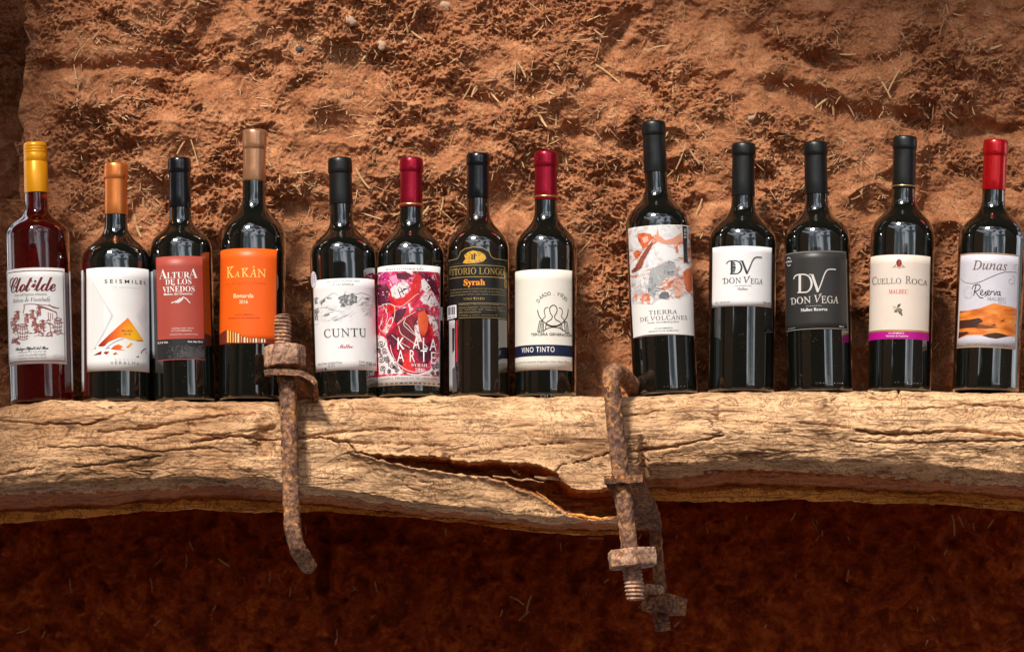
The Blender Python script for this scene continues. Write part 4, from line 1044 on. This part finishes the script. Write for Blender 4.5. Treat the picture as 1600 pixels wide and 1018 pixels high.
# --- 6
b = Bottle('bottle with wine-red capsule and label painted in red, pink and black swirls', 641, 643, 247, 622, 52, 17.8, 395, 350, 325, 268, M_GLASS, M_CAP_RED, 18.6)
b.foil_ring(318.5, 322, M_GOLD)
A_ = Art(b, 580, 405, 4.627); A_.mid = 265
A_.patch(39, 497, 40, 908, paper((.78, .755, .75)))
n = N('painted_abstract'); uvv = n.co.outputs['UV']
f1 = n.noise(uvv, 3.6, 6, .62, 1.6); f2 = n.noise(uvv, 6.5, 6, .7, 2.2); f3 = n.noise(uvv, 22, 4, .65, .6)
c = n.ramp(f1, [(.30, (.035, .008, .015)), (.40, (.40, .008, .05)), (.50, (.62, .012, .028)), (.60, (.66, .05, .20)), (.70, (.82, .60, .62))])
c = n.mix(n.ramp(f2, [(.54, 0.), (.60, .95)]), c, (.80, .72, .72)); c = n.mix(n.ramp(f3, [(.60, 0.), (.66, .8)]), c, (.05, .012, .02))
n.set(Base_Color=c, Roughness=.42); KART = n.m
A_.band(84, 838, KART, layer=1, inset=.0012)
def mottled(name, a, b_, c_, sc=14):
    n = N(name); f = n.noise(n.co.outputs['UV'], sc, 6, .68, 1.2)
    n.set(Base_Color=n.ramp(f, [(.36, a), (.47, b_), (.60, b_), (.70, c_)]), Roughness=.42); return n.m
RED = ink((.66, .012, .012)); RED2 = ink((.52, .008, .02)); PNK = ink((.62, .03, .22)); ORG = ink((.72, .10, .03)); MAR = ink((.13, .008, .02)); WPA = ink((.80, .74, .73))
RED = mottled('red_paint', (.28, .005, .01), (.64, .012, .014), (.74, .10, .10)); RED2 = mottled('crimson_paint', (.02, .004, .008), (.34, .005, .025), (.62, .03, .12), 11); ORG = mottled('orange_paint', (.52, .03, .015), (.70, .10, .03), (.80, .30, .14)); PNK = mottled('pink_paint', (.30, .01, .08), (.60, .03, .22), (.80, .35, .48)); WPA = mottled('white_paint', (.10, .02, .03), (.76, .66, .67), (.83, .78, .77), 13)
A_.poly([(140, 215), (175, 180), (225, 165), (275, 172), (270, 225), (230, 262), (190, 285), (155, 270)], WPA, layer=2)
A_.poly([(322, 110), (345, 108), (355, 150), (350, 220), (320, 275), (270, 318), (215, 328), (170, 312), (150, 290), (190, 290), (240, 270), (285, 225), (300, 160)], RED, layer=3)
A_.poly([(385, 250), (460, 265), (490, 330), (430, 345), (380, 320), (350, 290)], WPA, layer=2); A_.poly([(360, 150), (420, 120), (440, 190), (400, 240), (365, 220)], WPA, layer=2)
A_.poly([(50, 95), (130, 90), (120, 180), (60, 175)], PNK, layer=2); A_.poly([(130, 130), (180, 110), (200, 160), (160, 180)], ink((.75, .28, .45)), layer=2)
A_.poly([(105, 545), (170, 490), (260, 400), (330, 372), (400, 372), (430, 430), (440, 520), (430, 640), (380, 740), (290, 790), (200, 760), (140, 680)], RED2, layer=2)
A_.poly([(340, 385), (385, 370), (415, 420), (408, 500), (385, 550), (350, 540), (330, 470)], ORG, layer=3); A_.poly([(310, 480), (335, 440), (345, 520), (365, 590), (340, 600), (318, 550)], WPA, layer=4)
A_.poly([(405, 400), (470, 420), (482, 500), (445, 520), (420, 460)], WPA, layer=3); A_.poly([(418, 480), (440, 455), (445, 530), (425, 560)], RED, layer=4)
A_.poly([(195, 480), (260, 430), (320, 540), (300, 600), (230, 560)], MAR, layer=3); A_.poly([(230, 690), (300, 660), (300, 800), (235, 830)], RED, layer=3)
A_.poly([(50, 545), (95, 560), (140, 680), (200, 770), (230, 825), (60, 835), (52, 700)], WPA, layer=2); A_.poly([(470, 720), (488, 700), (486, 835), (330, 835), (420, 800)], WPA, layer=2)
A_.poly([(110, 335), (180, 325), (200, 350), (150, 400), (120, 370)], RED, layer=3)
for pts in ([(48, 185), (110, 180), (135, 220), (120, 270), (150, 320), (100, 335), (50, 330)], [(180, 100), (260, 95), (300, 120), (250, 150), (190, 140)], [(360, 110), (400, 100), (470, 180), (488, 260), (455, 255), (420, 190)], [(150, 400), (200, 360), (260, 350), (230, 420), (180, 470)], [(110, 560), (170, 520), (200, 590), (160, 650)], [(330, 620), (420, 600), (450, 690), (400, 760), (340, 720)]): A_.poly(pts, mottled('dark_paint', (.012, .004, .008), (.10, .008, .03), (.60, .10, .25), 15), layer=2.5)
for x, y, r0 in [(75, 610, 26), (100, 660, 24), (75, 720, 28), (120, 720, 20), (155, 770, 22), (90, 790, 22), (60, 660, 16), (190, 800, 18), (470, 770, 20), (440, 815, 16), (478, 820, 14), (130, 810, 16)]:
    q = [(x + r0 * (1 - t / 22) * math.cos(t * .55 + x), y + r0 * (1 - t / 22) * math.sin(t * .55 + x)) for t in range(18)]; A_.stroke(q, 6.5, BLK, layer=4); A_.disc(q[-1][0], q[-1][1], 5, 5, BLK, layer=4, n=8)
CRM = ink((.80, .62, .52))
for pts, w in [([(45, 200), (60, 130), (100, 90)], 5), ([(60, 345), (120, 320), (170, 345), (165, 430), (130, 500), (80, 520), (55, 480)], 5), ([(110, 490), (130, 440), (155, 420), (150, 470), (112, 492)], 6), ([(190, 470), (250, 420), (320, 380)], 4), ([(240, 455), (270, 480), (300, 520), (370, 600), (410, 640)], 4), ([(250, 430), (235, 460), (250, 490), (330, 560)], 4), ([(150, 330), (220, 340), (320, 260), (345, 250)], 4), ([(150, 545), (200, 590), (280, 640)], 4), ([(200, 480), (220, 540), (300, 600), (330, 640)], 4), ([(90, 335), (120, 400), (110, 460)], 5)]: A_.stroke(pts, w, CRM, layer=5)
A_.ring(365, 590, 130, 240, 7, ink((.12, .1, .1)), layer=5, a0=-20, a1=110); A_.ring(330, 600, 215, 235, 9, WPA, layer=5, a0=180, a1=300); A_.ring(330, 600, 190, 215, 5, WPA, layer=5, a0=185, a1=290)
for pts in ([(195, 215), (215, 270)], [(215, 205), (235, 255)], [(205, 240), (250, 215)], [(440, 440), (485, 440)], [(230, 215), (265, 210)]): A_.stroke(pts, 6, BLK, layer=5)
for k in range(70):
    x = rr.choice([rr.uniform(55, 140), rr.uniform(380, 485)]); y = rr.uniform(100, 330); A_.disc(x, y, rr.uniform(2, 8), rr.uniform(2, 8), rr.choice([MAR, BLK, RED2, WPA, PNK]), layer=4, n=6)
for ch, x, y in (('K', 217, 650), ('A', 325, 648), ('L', 388, 652), ('A', 443, 660)): A_.text(ch, x - (25 if ch != 'L' else 17), x + (25 if ch != 'L' else 17), y, 84, WHT, 'sans', .004, layer=7)
for ch, x, y, w in (('A', 214, 742, 24), ('R', 297, 742, 18), ('T', 377, 742, 23), ('E', 446, 755, 17)): A_.text(ch, x - w, x + w, y, 86, WHT, 'sans', -.004, layer=7)
A_.text('SYRAH', 290, 402, 775, 22, WHT, 'serif', -.01, layer=7); A_.text('2017', 318, 385, 808, 19, WHT, 'serif', -.01, layer=7)
A_.text('PUNA CATAMARQUENA', 106, 378, 76, 14, ink((.2, .05, .06)), 'serif', 0); A_.stroke([(352, 58), (366, 56)], 3, DRED)
A_.text('CATAMARCA  PRODUCTO DE ARGENTINA', 60, 478, 864, 14, ink((.25, .13, .13)), 'serif', -.004)
for x in range(70, 480, 34): A_.stroke([(x, 892 + abs(x - 265) * .05), (x + rr.uniform(12, 26), 891 + abs(x - 255) * .05)], rr.uniform(5, 9), BLK)
A_.finish()

# --- 7
b = Bottle('bottle with satin black capsule, black label lettered in gold and a barcode sticker', 748, 747, 240, 621, 48, 17.6, 384, 340, 311, 258, M_GLASS_BR, M_CAP_GLOSS, 18.8)
A_ = Art(b, 690, 375, 4.075); A_.mid = 233
A_.patch(44, 420, 120, 500, paper((.011, .0105, .010), .36, name='black_label_paper'))
BL = paper((.011, .0105, .010), .36); AR = [(60, 128), (100, 120), (112, 102), (122, 75), (150, 55), (205, 43), (262, 50), (300, 72), (315, 104), (332, 118), (400, 128)]
A_.poly(AR + [(400, 150), (60, 150)], BL, 'arched_top', 0.4)
GO = ink((.55, .36, .10), .35, .5, 'gold_print'); GY = ink((.78, .42, .05), .4, .3, 'gold_print'); GD = ink((.30, .21, .09), .45, 0, 'dull_gold_print')
A_.stroke([(44, 132)] + AR[1:-1] + [(418, 130)], 4.5, GO, smoothit=False)
A_.poly([(135, 145), (152, 120), (145, 96), (170, 76), (200, 66), (240, 74), (274, 90), (284, 115), (265, 135), (230, 141), (160, 149)], GY, layer=1)
for k in range(26): x = rr.uniform(150, 270); y = rr.uniform(78, 138); A_.stroke([(x, y), (x + rr.uniform(6, 20), y + rr.uniform(-4, 4))], 3, ink((.10, .06, .02)), layer=2)
A_.poly([(190, 92), (214, 92), (214, 124), (190, 124)], ink((.03, .02, .01)), layer=3); A_.stroke([(202, 92), (202, 124)], 4, GY, layer=4)
A_.band(158, 162, GO, x0=52, x1=402); A_.band(231, 235, GO, x0=52, x1=402); A_.poly([(398, 170), (403, 170), (403, 250), (398, 250)], GO)
A_.text('TTORIO LONGO', 66, 394, 216, 40, GO, 'roman', 0.004); A_.text('VI', 49, 64, 222, 38, GO, 'roman', 0.004)
A_.text('Syrah', 142, 276, 286, 36, ink((.90, .30, .03), .4), 'serif', .012)
for i, (y, x0_, x1_) in enumerate([(312, 58, 402), (330, 56, 408), (347, 56, 408), (412, 112, 362), (430, 112, 385), (446, 112, 400), (463, 112, 250), (480, 112, 350)]):
    t = ['Vino elaborado con uvas seleccionadas del valle de Fiambala y Tinogasta', 'cosecha manual, crianza en roble y botella, aroma intenso y suave', 'ideal para acompanar carnes rojas, pastas y quesos de la region', 'ELABORADO Y FRACCIONADO EN ORIGEN', 'Industria Argentina - Contenido neto 750 ml', 'ALC. 13,9 % VOL - INV - Catamarca - Argentina', 'BEBER CON MODERACION', 'Prohibida su venta a menores de 18'][i]
    A_.text(t, x0_, x1_, y, 9, GD, 'sans')
A_.text('VINO TINTO', 140, 272, 380, 15, GO, 'serif', -.01, 1.1); A_.band(398, 401, GD, x0=108, x1=412); A_.band(490, 493, GD, x0=108, x1=412)
A_.ring(406, 280, 8, 24, 5, GO); A_.ring(407, 280, 4, 13, 3, GO)
BC = ink((.72, .68, .74)); A_.poly([(37, 428), (60, 417), (96, 411), (98, 492), (70, 500), (36, 512)], BC, 'barcode', 3)
x = 46
while x < 90:
    w = rr.choice([2, 3, 5]); A_.poly([(x, 428 - (x - 40) * .15), (x + w, 428 - (x - 40) * .15), (x + w, 478 - (x - 40) * .12), (x, 478 - (x - 40) * .12)], BLK, 'barcode', 5); x += w + rr.choice([2, 3])
A_.text('7 798 103', 44, 88, 494, 9, BLK, 'sans', layer=5, name='barcode'); A_.finish()
BK = Art(b, 690, 375, 4.075); BK.a0, BK.a1, BK.zt, BK.zb = 0, 1, 1, 0
strip = BK.sheet(b.R * math.radians(-72), b.R * math.radians(-50), b.h(500), b.h(612), paper((.40, .38, .40)), 'back_label', .00022)
BK.label = strip; BK.poly([(92, 515), (102, 515), (103, 780), (93, 770)], ink((.4, .02, .03)), 'back_print', 1); BK.poly([(68, 560), (84, 560), (82, 700), (70, 720)], BLK, 'back_print', 1); BK.poly([(70, 820), (92, 800), (100, 960), (72, 970)], ink((.07, .07, .08)), 'back_print', 1); BK.finish()

# --- 8
b = Bottle('bottle with wine-red capsule and cream label of line-drawn figures above a navy band', 853, 853, 237, 621, 48, 17.6, 384, 340, 314, 260, M_GLASS, M_CAP_RED, 18.8)
b.foil_ring(306.5, 309.5, M_GOLD)
A_ = Art(b, 795, 410, 4.739); A_.mid = 258
A_.patch(45, 469, 50, 793, paper((.79, .735, .645)))
for ch, x, y, a, w in (('D', 229, 292, 47, 1), ('A', 245, 270, 36, 1), ('R', 262, 256, 27, 1), ('D', 280, 248, 16, 1), ('O', 300, 243, 8, 1), ('V', 362, 245, -14, 1), ('I', 379, 250, -22, 1), ('E', 391, 257, -30, 1), ('J', 402, 266, -38, 1), ('O', 413, 280, -46, 1)): A_.glyph_at(ch, x, y, a, 27, BLK, 'sans', .0, .8)
A_.disc(334, 240, 3, 3, BLK)
for pts, w in [([(276, 464), (284, 440), (313, 421), (322, 396), (310, 380), (303, 355), (305, 332), (330, 315), (352, 330), (356, 355), (348, 380), (338, 396), (346, 421), (378, 440), (386, 462)], 6.5), ([(243, 442), (252, 420), (269, 400), (266, 380), (262, 355), (272, 337), (293, 331)], 5.5), ([(370, 335), (388, 342), (396, 362), (391, 385), (388, 402), (405, 420), (414, 436)], 5.5), ([(213, 350), (222, 388), (245, 425), (285, 457), (330, 469), (378, 458), (414, 425), (432, 386), (438, 345)], 7),
               ([(250, 512), (288, 487), (330, 479), (380, 487), (420, 514)], 6)]: A_.stroke(pts, w, BLK)
for q in ([(214, 512), (229, 432), (248, 432), (244, 512), (214, 512)], [(257, 447), (254, 508)], [(275, 462), (272, 495)], [(408, 440), (430, 440), (440, 522), (418, 518), (408, 440)], [(390, 452), (394, 506)], [(378, 462), (380, 492)], [(238, 440), (228, 508)], [(420, 445), (430, 515)]): A_.stroke(q, 6, BLK, smoothit=False)
A_.stroke([(282, 462), (330, 474), (380, 462)], 9, BLK)
A_.text('TERCERA GENERACION', 164, 462, 540, 19, BLK, 'sans', .012); A_.stroke([(443, 524), (449, 517)], 4, BLK)
A_.band(607, 691, ink((.010, .014, .045), .4), layer=1); A_.text('VINO TINTO', 98, 338, 662, 38, WHT, 'sans', .004, 1.15)
A_.text('ALC 13,9 % V/V | Industria Argentina | Cont. Neto 750 ml', 55, 446, 738, 13, GREY, 'sans')
A_.finish()
G2 = Art(b, 795, 410, 4.739); G2.label = b.glass; G2.a0, G2.a1, G2.zt, G2.zb = 0, 1, 1, 0; G2.text('CH 22', 236, 342, 1000, 24, ink((.22, .23, .22), .2), 'sans', -.01, name='embossed_code'); G2.finish()

# --- 9
b = Bottle('tallest bottle, leaning, black capsule and label marbled in grey, white and rust-orange', 1040, 1020.8, 190, 618, 50.5, 17.8, 348, 303, 270, 211, M_GLASS, M_CAP_BLACK, 19.2)
A_ = Art(b, 975, 340, 5.09); A_.mid = 290
A_.patch(52, 540, 58, 935, paper((.78, .755, .74)))
n = N('poured_marbling'); uvv = n.co.outputs['UV']
m_ = n.t.nodes.new('ShaderNodeMapping'); m_.inputs['Scale'].default_value = (1.0, 1.75, 1); m_.inputs['Location'].default_value = (.35, .2, 0); n.link(uvv, m_.inputs['Vector']); uv2 = m_.outputs[0]
f1 = n.noise(uv2, 1.7, 7, .6, 2.4); f2 = n.noise(uv2, 2.4, 8, .62, 3.0); f3 = n.noise(uv2, 7, 7, .7, 2.5)
c = n.ramp(f1, [(.30, (.30, .30, .31)), (.42, (.55, .53, .54)), (.50, (.78, .76, .76)), (.60, (.66, .63, .63)), (.72, (.34, .33, .34))])
c = n.mix(n.ramp(f2, [(.54, 0.), (.57, .95), (.66, .95), (.72, .2)]), c, n.ramp(f3, [(.35, (.36, .06, .02)), (.5, (.66, .17, .06)), (.62, (.78, .45, .33))]))
c = n.mix(n.ramp(f3, [(.60, 0.), (.66, .5)]), c, (.22, .20, .20))
n.set(Base_Color=c, Roughness=.42)
A_.band(62, 760, n.m, layer=1, inset=.0004)
OR_ = mottled('rust_paint', (.36, .05, .02), (.64, .14, .045), (.78, .42, .30), 9); BR_ = mottled('brown_paint', (.12, .04, .025), (.28, .075, .04), (.55, .25, .16), 12); PG = mottled('grey_paint', (.13, .135, .14), (.36, .37, .38), (.62, .61, .62), 8); WW = mottled('pearl_paint', (.50, .48, .50), (.77, .75, .76), (.80, .78, .78), 6)
A_.poly([(150, 390), (175, 330), (225, 250), (265, 205), (330, 215), (390, 260), (440, 310), (400, 330), (340, 330), (300, 350), (260, 360), (220, 380), (180, 400)], WW, layer=2)
A_.poly([(62, 420), (95, 390), (130, 320), (175, 250), (220, 195), (235, 205), (200, 270), (165, 330), (140, 400), (100, 430), (66, 440)], BR_, layer=3)
A_.poly([(110, 130), (160, 120), (215, 130), (225, 165), (180, 230), (150, 255), (135, 210), (115, 185)], OR_, layer=2); A_.poly([(145, 160), (190, 145), (195, 185), (160, 205)], ink((.75, .42, .32)), layer=3)
A_.poly([(255, 145), (268, 80), (278, 140), (330, 180), (385, 165), (455, 120), (462, 185), (400, 215), (330, 212), (262, 190)], ink((.70, .30, .19)), layer=2)
A_.poly([(75, 280), (105, 260), (145, 270), (130, 300), (90, 320)], OR_, layer=4)
A_.poly([(470, 430), (500, 405), (532, 410), (540, 560), (520, 600), (490, 580), (475, 500)], OR_, layer=2); A_.poly([(330, 525), (370, 490), (440, 470), (470, 520), (460, 600), (440, 650), (400, 620), (410, 560), (370, 540)], ink((.72, .38, .28)), layer=2); A_.poly([(340, 530), (400, 482), (410, 492), (372, 530), (365, 560)], OR_, layer=3)
A_.poly([(210, 415), (260, 385), (330, 350), (400, 350), (420, 420), (390, 470), (330, 480), (270, 560), (240, 640), (190, 600), (200, 480)], PG, layer=2)
GL = ink((.14, .14, .145))
for k in range(60):
    x = rr.uniform(62, 200); y = rr.uniform(430, 600); A_.stroke([(x, y), (x + rr.uniform(-14, 6), y + rr.uniform(10, 34))], rr.uniform(2, 4), rr.choice([GL, PG]), layer=3, taper=True)
for k in range(34):
    x = rr.uniform(230, 410); y = rr.uniform(340, 640); A_.stroke([(x, y), (x + rr.uniform(10, 30), y + rr.uniform(-20, 12)), (x + rr.uniform(30, 60), y + rr.uniform(-20, 30))], rr.uniform(2.5, 5), rr.choice([GL, WW, GL, PG]), layer=4, taper=True)
for pts in ([(240, 400), (280, 380), (330, 375), (400, 400), (440, 380)], [(270, 430), (310, 460), (380, 470), (430, 440)], [(235, 215), (245, 250), (260, 300), (300, 340)]): A_.stroke(pts, 4, ink((.72, .50, .36)), layer=5)
A_.poly([(275, 620), (300, 590), (350, 590), (365, 630), (340, 645), (285, 645)], GL, layer=3)
WP = ink((.77, .745, .73), .5, 0, 'white_paper_print')
A_.poly([(70, 705), (112, 684), (170, 692), (232, 692), (268, 662), (292, 645), (345, 656), (400, 645), (440, 660), (480, 640), (515, 600), (541, 638), (550, 940), (420, 926), (310, 923), (180, 930), (80, 955)], WP, layer=6)
A_.poly([(460, 64), (494, 68), (504, 358), (473, 354)], BLK, layer=6)
for k, y in enumerate((90, 100, 108, 125, 133, 150, 158)): A_.stroke([(472, y), (490, y + 3)], 4, WHT, layer=8)
for k, ch in enumerate('VOLCANES'): A_.glyph_at(ch, 497 - 4 + k * .5, 190 + k * 19, -88, 17, LGREY, 'sans', .01, layer=8)
DB = ink((.07, .055, .05)); A_.text('TIERRA', 200, 420, 766, 32, DB, 'roman', 0.004, 1.1, layer=8); A_.text('DE VOLCANES', 132, 497, 812, 32, DB, 'roman', 0.004, 1.1, layer=8); A_.text('PUNA CATAMARQUENA', 192, 434, 836, 12, DB, 'sans', .004, 1.15, layer=8)
A_.text('LP CATAMARCA', 245, 386, 884, 12, DB, 'sans', .004, 1.1, layer=8); A_.text('PRODUCTO DE ARGENTINA', 200, 432, 904, 10, DB, 'sans', .004, layer=8)
A_.finish()
b.dots([-4, 2, 8, 14, 26, 34], .0075)

# --- 10 / 11 monogram
def monogram(A_, f, ink_, gap, face_ink, L=2):
    S = lambda pts: [f(*p) for p in pts]; w = abs(f(100, 0)[0] - f(0, 0)[0]) / 100
    A_.poly(S([(370, 290), (398, 290), (398, 466), (370, 466)]), ink_, 'monogram', L)
    A_.stroke(S([(314, 334), (322, 312), (345, 294), (380, 287), (440, 287), (486, 305), (516, 342), (524, 385), (508, 430), (470, 460), (430, 466), (358, 467)]), 15 * w, ink_, 'monogram', L)
    A_.stroke(S([(488, 310), (512, 345), (520, 385), (506, 425), (480, 450)]), 24 * w, ink_, 'monogram', L + 1, taper=True)
    A_.poly(S([(400, 300), (418, 304), (434, 318), (430, 330), (440, 345), (428, 356), (438, 372), (442, 388), (430, 398), (436, 418), (424, 432), (432, 448), (400, 450)]), face_ink, 'monogram', L + 2)
    for y in (338, 364, 405, 436): A_.stroke(S([(404, y), (426, y - 6)]), 5 * w, gap, 'monogram', L + 3)
    A_.poly(S([(512, 288), (542, 290), (606, 452), (590, 468), (578, 462)]), ink_, 'monogram', L + 4)
    A_.stroke(S([(590, 464), (628, 380), (660, 300), (688, 252), (720, 236), (760, 235), (795, 238)]), 13 * w, ink_, 'monogram', L + 5)
    A_.stroke(S([(490, 287), (545, 289)]), 9 * w, ink_, 'monogram', L + 6)
b = Bottle('bottle with matte black capsule and short plain white label bearing a black monogram', 1158, 1162, 224, 614, 52.3, 17.8, 373, 326, 307, 243, M_GLASS, M_CAP_BLACK, 19)
A_ = Art(b, 1100, 375, 8.85); A_.mid = 530
A_.patch(115, 935, 80, 912, paper((.80, .775, .78)))
MB = ink((.022, .026, .035)); monogram(A_, lambda x, y: (x, y), MB, WHT, BLK)
A_.text('DON', 270, 512, 598, 76, MB, 'roman', 0.004); A_.text('V', 540, 632, 592, 84, MB, 'roman', 0.004); A_.text('EGA', 640, 808, 606, 74, MB, 'roman', 0.004)
A_.stroke([(258, 548), (275, 532), (300, 528)], 8, MB); A_.stroke([(612, 520), (625, 502), (640, 498)], 7, MB)
A_.text('Vino Artesanal Tinto', 422, 655, 636, 15, GREY, 'sans', .006); A_.text('Malbec', 462, 604, 692, 38, MB, 'serif', -.008); A_.text('ALC. 13,5 % V/V', 158, 362, 872, 26, GREY); A_.text('750 ml', 810, 905, 880, 28, GREY, 'sans', .006)
A_.finish()
b = Bottle('bottle with charcoal label, thin silver border and silver monogram, matte black capsule', 1281, 1274, 222, 614, 51.5, 17.8, 368, 328, 304, 242, M_GLASS, M_CAP_BLACK, 19)
A_ = Art(b, 1220, 380, 6.79); A_.mid = 370
A_.patch(48, 700, 75, 915, paper((.030, .028, .027), .42, .1))
SV_ = ink((.62, .58, .55), .4); A_.frame(9, 4.5, ink((.36, .35, .34), .4))
monogram(A_, lambda x, y: (140 + (x - 314) * .913, 276 + (y - 235) * 1.055), SV_, ink((.04, .037, .035)), ink((.04, .037, .035)))
A_.text('DON', 113, 320, 640, 70, SV_, 'roman', 0.004); A_.text('V', 352, 428, 626, 76, SV_, 'roman', 0.004); A_.text('EGA', 430, 608, 634, 74, SV_, 'roman', 0.004); A_.stroke([(104, 592), (118, 582), (140, 580)], 6, SV_); A_.stroke([(408, 552), (420, 537), (435, 533)], 6, SV_)
A_.text('Vino Artesanal Tinto', 268, 432, 667, 11, LGREY); A_.text('Malbec Reserva', 214, 492, 716, 32, WHT, 'serif', 0)
A_.ring(88, 195, 24, 44, 6, WHT, a0=40, a1=140); A_.ring(88, 195, 24, 44, 6, WHT, a0=220, a1=320); A_.text('ROBLE', 60, 120, 204, 18, WHT, 'sans', .01); A_.text('ALC. 13,5 % V/V', 78, 158, 908, 13, LGREY); A_.text('750 ml', 616, 664, 890, 16, WHT)
A_.finish(); b.dots([-10, -6, -2, 3, 14, 22, 28, 34, 40], .0085)
# --- 12
b = Bottle('bottle with gold-ringed black capsule and cream label edged by a magenta band', 1405, 1414, 213.5, 613, 49.7, 17.8, 361, 318, 296, 233, M_GLASS, M_CAP_BLACK, 19.2)
b.foil_ring(290.5, 292.8, M_GOLD)
A_ = Art(b, 1350, 390, 6.79); A_.mid = 372
A_.patch(60, 696, 52, 945, paper((.72, .615, .53)))
A_.disc(372, 141, 30, 41, ink((.22, .01, .015), .35), 'emblem', 1, 26); A_.ring(372, 141, 28, 39, 4, ink((.4, .05, .05)), 'emblem'); A_.stroke([(358, 120), (384, 126), (368, 150), (386, 162)], 5, ink((.5, .15, .12)), 'emblem')
BRN = ink((.20, .15, .11))
for pts in ([(304, 188), (322, 178), (338, 156)], [(320, 190), (340, 172)], [(436, 188), (420, 178), (404, 158)], [(425, 192), (402, 175)], [(345, 182), (372, 192), (400, 182)]): A_.stroke(pts, 8, ink((.34, .27, .17)), 'emblem')
TX = ink((.13, .11, .095)); A_.text('C', 91, 142, 370, 80, TX, 'roman', 0.004); A_.text('UELLO', 142, 394, 360, 56, TX, 'roman', 0.004); A_.text('R', 438, 500, 360, 78, TX, 'roman', 0.004); A_.text('OCA', 502, 667, 370, 56, TX, 'roman', 0.004)
A_.text('MALBEC', 264, 464, 464, 42, ink((.55, .05, .045)), 'roman', 0.004)
GRP = ink((.10, .075, .05)); A_.poly([(350, 612), (358, 580), (392, 570), (382, 600), (360, 618)], GRP); 
for x, y in [(340, 640), (360, 632), (380, 628), (395, 640), (350, 655), (372, 652), (390, 660), (378, 672), (395, 678), (400, 690), (330, 655)]: A_.disc(x, y, 11, 11, rr.choice([GRP, ink((.22, .15, .08)), ink((.15, .11, .05))]), layer=2, n=9)
A_.stroke([(305, 602), (330, 605), (350, 625)], 6, ink((.28, .2, .1))); A_.stroke([(312, 628), (330, 618)], 5, GRP)
A_.band(846, 864, ink((.62, .38, .10), .35, .6, 'gold_print')); A_.band(864, 945, ink((.42, .0045, .22), .42)); A_.text('LP CATAMARCA', 264, 426, 892, 16, WHT, 'sans', .006); A_.text('Producto de Argentina', 238, 468, 920, 15, WHT, 'sans', .006)
A_.finish(); b.dots([-12, -7, 4, 10, 15, 20, 25, 30, 36], .0085)
# --- 13
b = Bottle('bottle with bright red capsule and framed lilac-white label picturing orange sand dunes', 1540, 1556, 219, 613, 52, 17.8, 368, 323, 298, 243, M_GLASS, M_CAP_BRIGHT, 19.6)
A_ = Art(b, 1490, 385, 5.99); A_.mid = 335
A_.patch(48, 598, 60, 945, paper((.60, .575, .64), .45, .10)); A_.frame(1, 11, ink((.36, .20, .10)))
DU = ink((.15, .085, .085)); A_.text('Dunas', 178, 497, 216, 84, DU, 'italic', .004)
LN = ink((.20, .15, .16))
A_.stroke([(62, 296), (110, 335), (180, 346), (260, 326), (340, 290), (420, 256), (490, 238), (560, 239), (592, 243)], 8, LN, taper=True)
A_.stroke([(535 + (42 - 2.1 * t) * math.cos(t * .42 - 1.3), 320 + (46 - 2.2 * t) * math.sin(t * .42 - 1.3)) for t in range(17)], 5, ink((.33, .29, .31))); A_.ring(585, 195, 18, 26, 4, ink((.33, .29, .31)), a0=60, a1=240)
for k in range(7): A_.ring(130 + k * 4, 430 + k * 5, 45 - k * 4, 58 - k * 6, 3, ink((.46, .43, .48)), layer=1, a0=k * 40, a1=k * 40 + 260)
RB = ink((.02, .018, .022))
A_.stroke([(175, 400), (188, 368), (225, 355), (250, 372), (240, 402), (205, 420), (190, 418)], 8, RB); A_.stroke([(212, 362), (200, 410), (190, 460)], 9, RB); A_.stroke([(200, 418), (225, 450), (250, 478), (280, 480)], 8, RB)
for pts in ([(248, 448), (268, 430), (276, 412), (262, 410), (252, 432), (262, 456), (285, 448)], [(285, 448), (305, 418), (300, 440), (306, 458), (290, 466)], [(310, 452), (328, 432), (336, 414), (322, 412), (314, 434), (324, 456), (345, 444)], [(345, 452), (352, 416), (352, 430), (372, 414)], [(376, 416), (384, 456), (402, 416)], [(432, 420), (412, 424), (406, 448), (422, 456), (434, 424), (432, 452), (444, 458)]): A_.stroke(pts, 7.5, RB)
A_.text('MALBEC', 314, 486, 505, 30, GREY, 'roman', 0.004); A_.text('2014', 414, 486, 537, 22, ink((.3, .28, .3)), 'sans', -.006)
n = N('printed_dunes'); uvv = n.co.outputs['UV']; m_ = n.t.nodes.new('ShaderNodeMapping'); m_.inputs['Scale'].default_value = (2.2, 9, 1); m_.inputs['Rotation'].default_value = (0, 0, .25); n.link(uvv, m_.inputs['Vector'])
n.set(Base_Color=n.ramp(n.noise(m_.outputs[0], 1.6, 5, .6, .6), [(.3, (.42, .09, .012)), (.48, (.66, .17, .02)), (.66, (.80, .31, .06))]), Roughness=.42); DUNE = n.m
A_.poly([(58, 616), (130, 600), (240, 580), (320, 550), (375, 530), (440, 545), (588, 580), (578, 842), (500, 838), (430, 812), (300, 830), (200, 825), (130, 830), (46, 866)], DUNE, layer=1)
DS = ink((.055, .018, .010)); DS2 = ink((.16, .04, .012))
for pts in ([(58, 692), (150, 685), (235, 668), (262, 680), (275, 702), (240, 720), (220, 758), (120, 762), (56, 772)], [(52, 802), (128, 796), (150, 812), (100, 832), (46, 862)], [(268, 832), (330, 815), (400, 806), (450, 815), (515, 838), (400, 862), (330, 852)]): A_.poly(pts, DS, layer=2)
for pts in ([(340, 742), (378, 722), (402, 738), (380, 746)], [(435, 702), (468, 680), (476, 692), (455, 704)], [(570, 730), (580, 726), (579, 742)], [(60, 606), (110, 602), (140, 606), (62, 618)], [(230, 720), (330, 742), (420, 760), (300, 770), (210, 762)]): A_.poly(pts, DS2, layer=2)
A_.text('CATAMARCA - ARGENTINA', 122, 506, 922, 18, GREY, 'sans', .004); A_.finish()
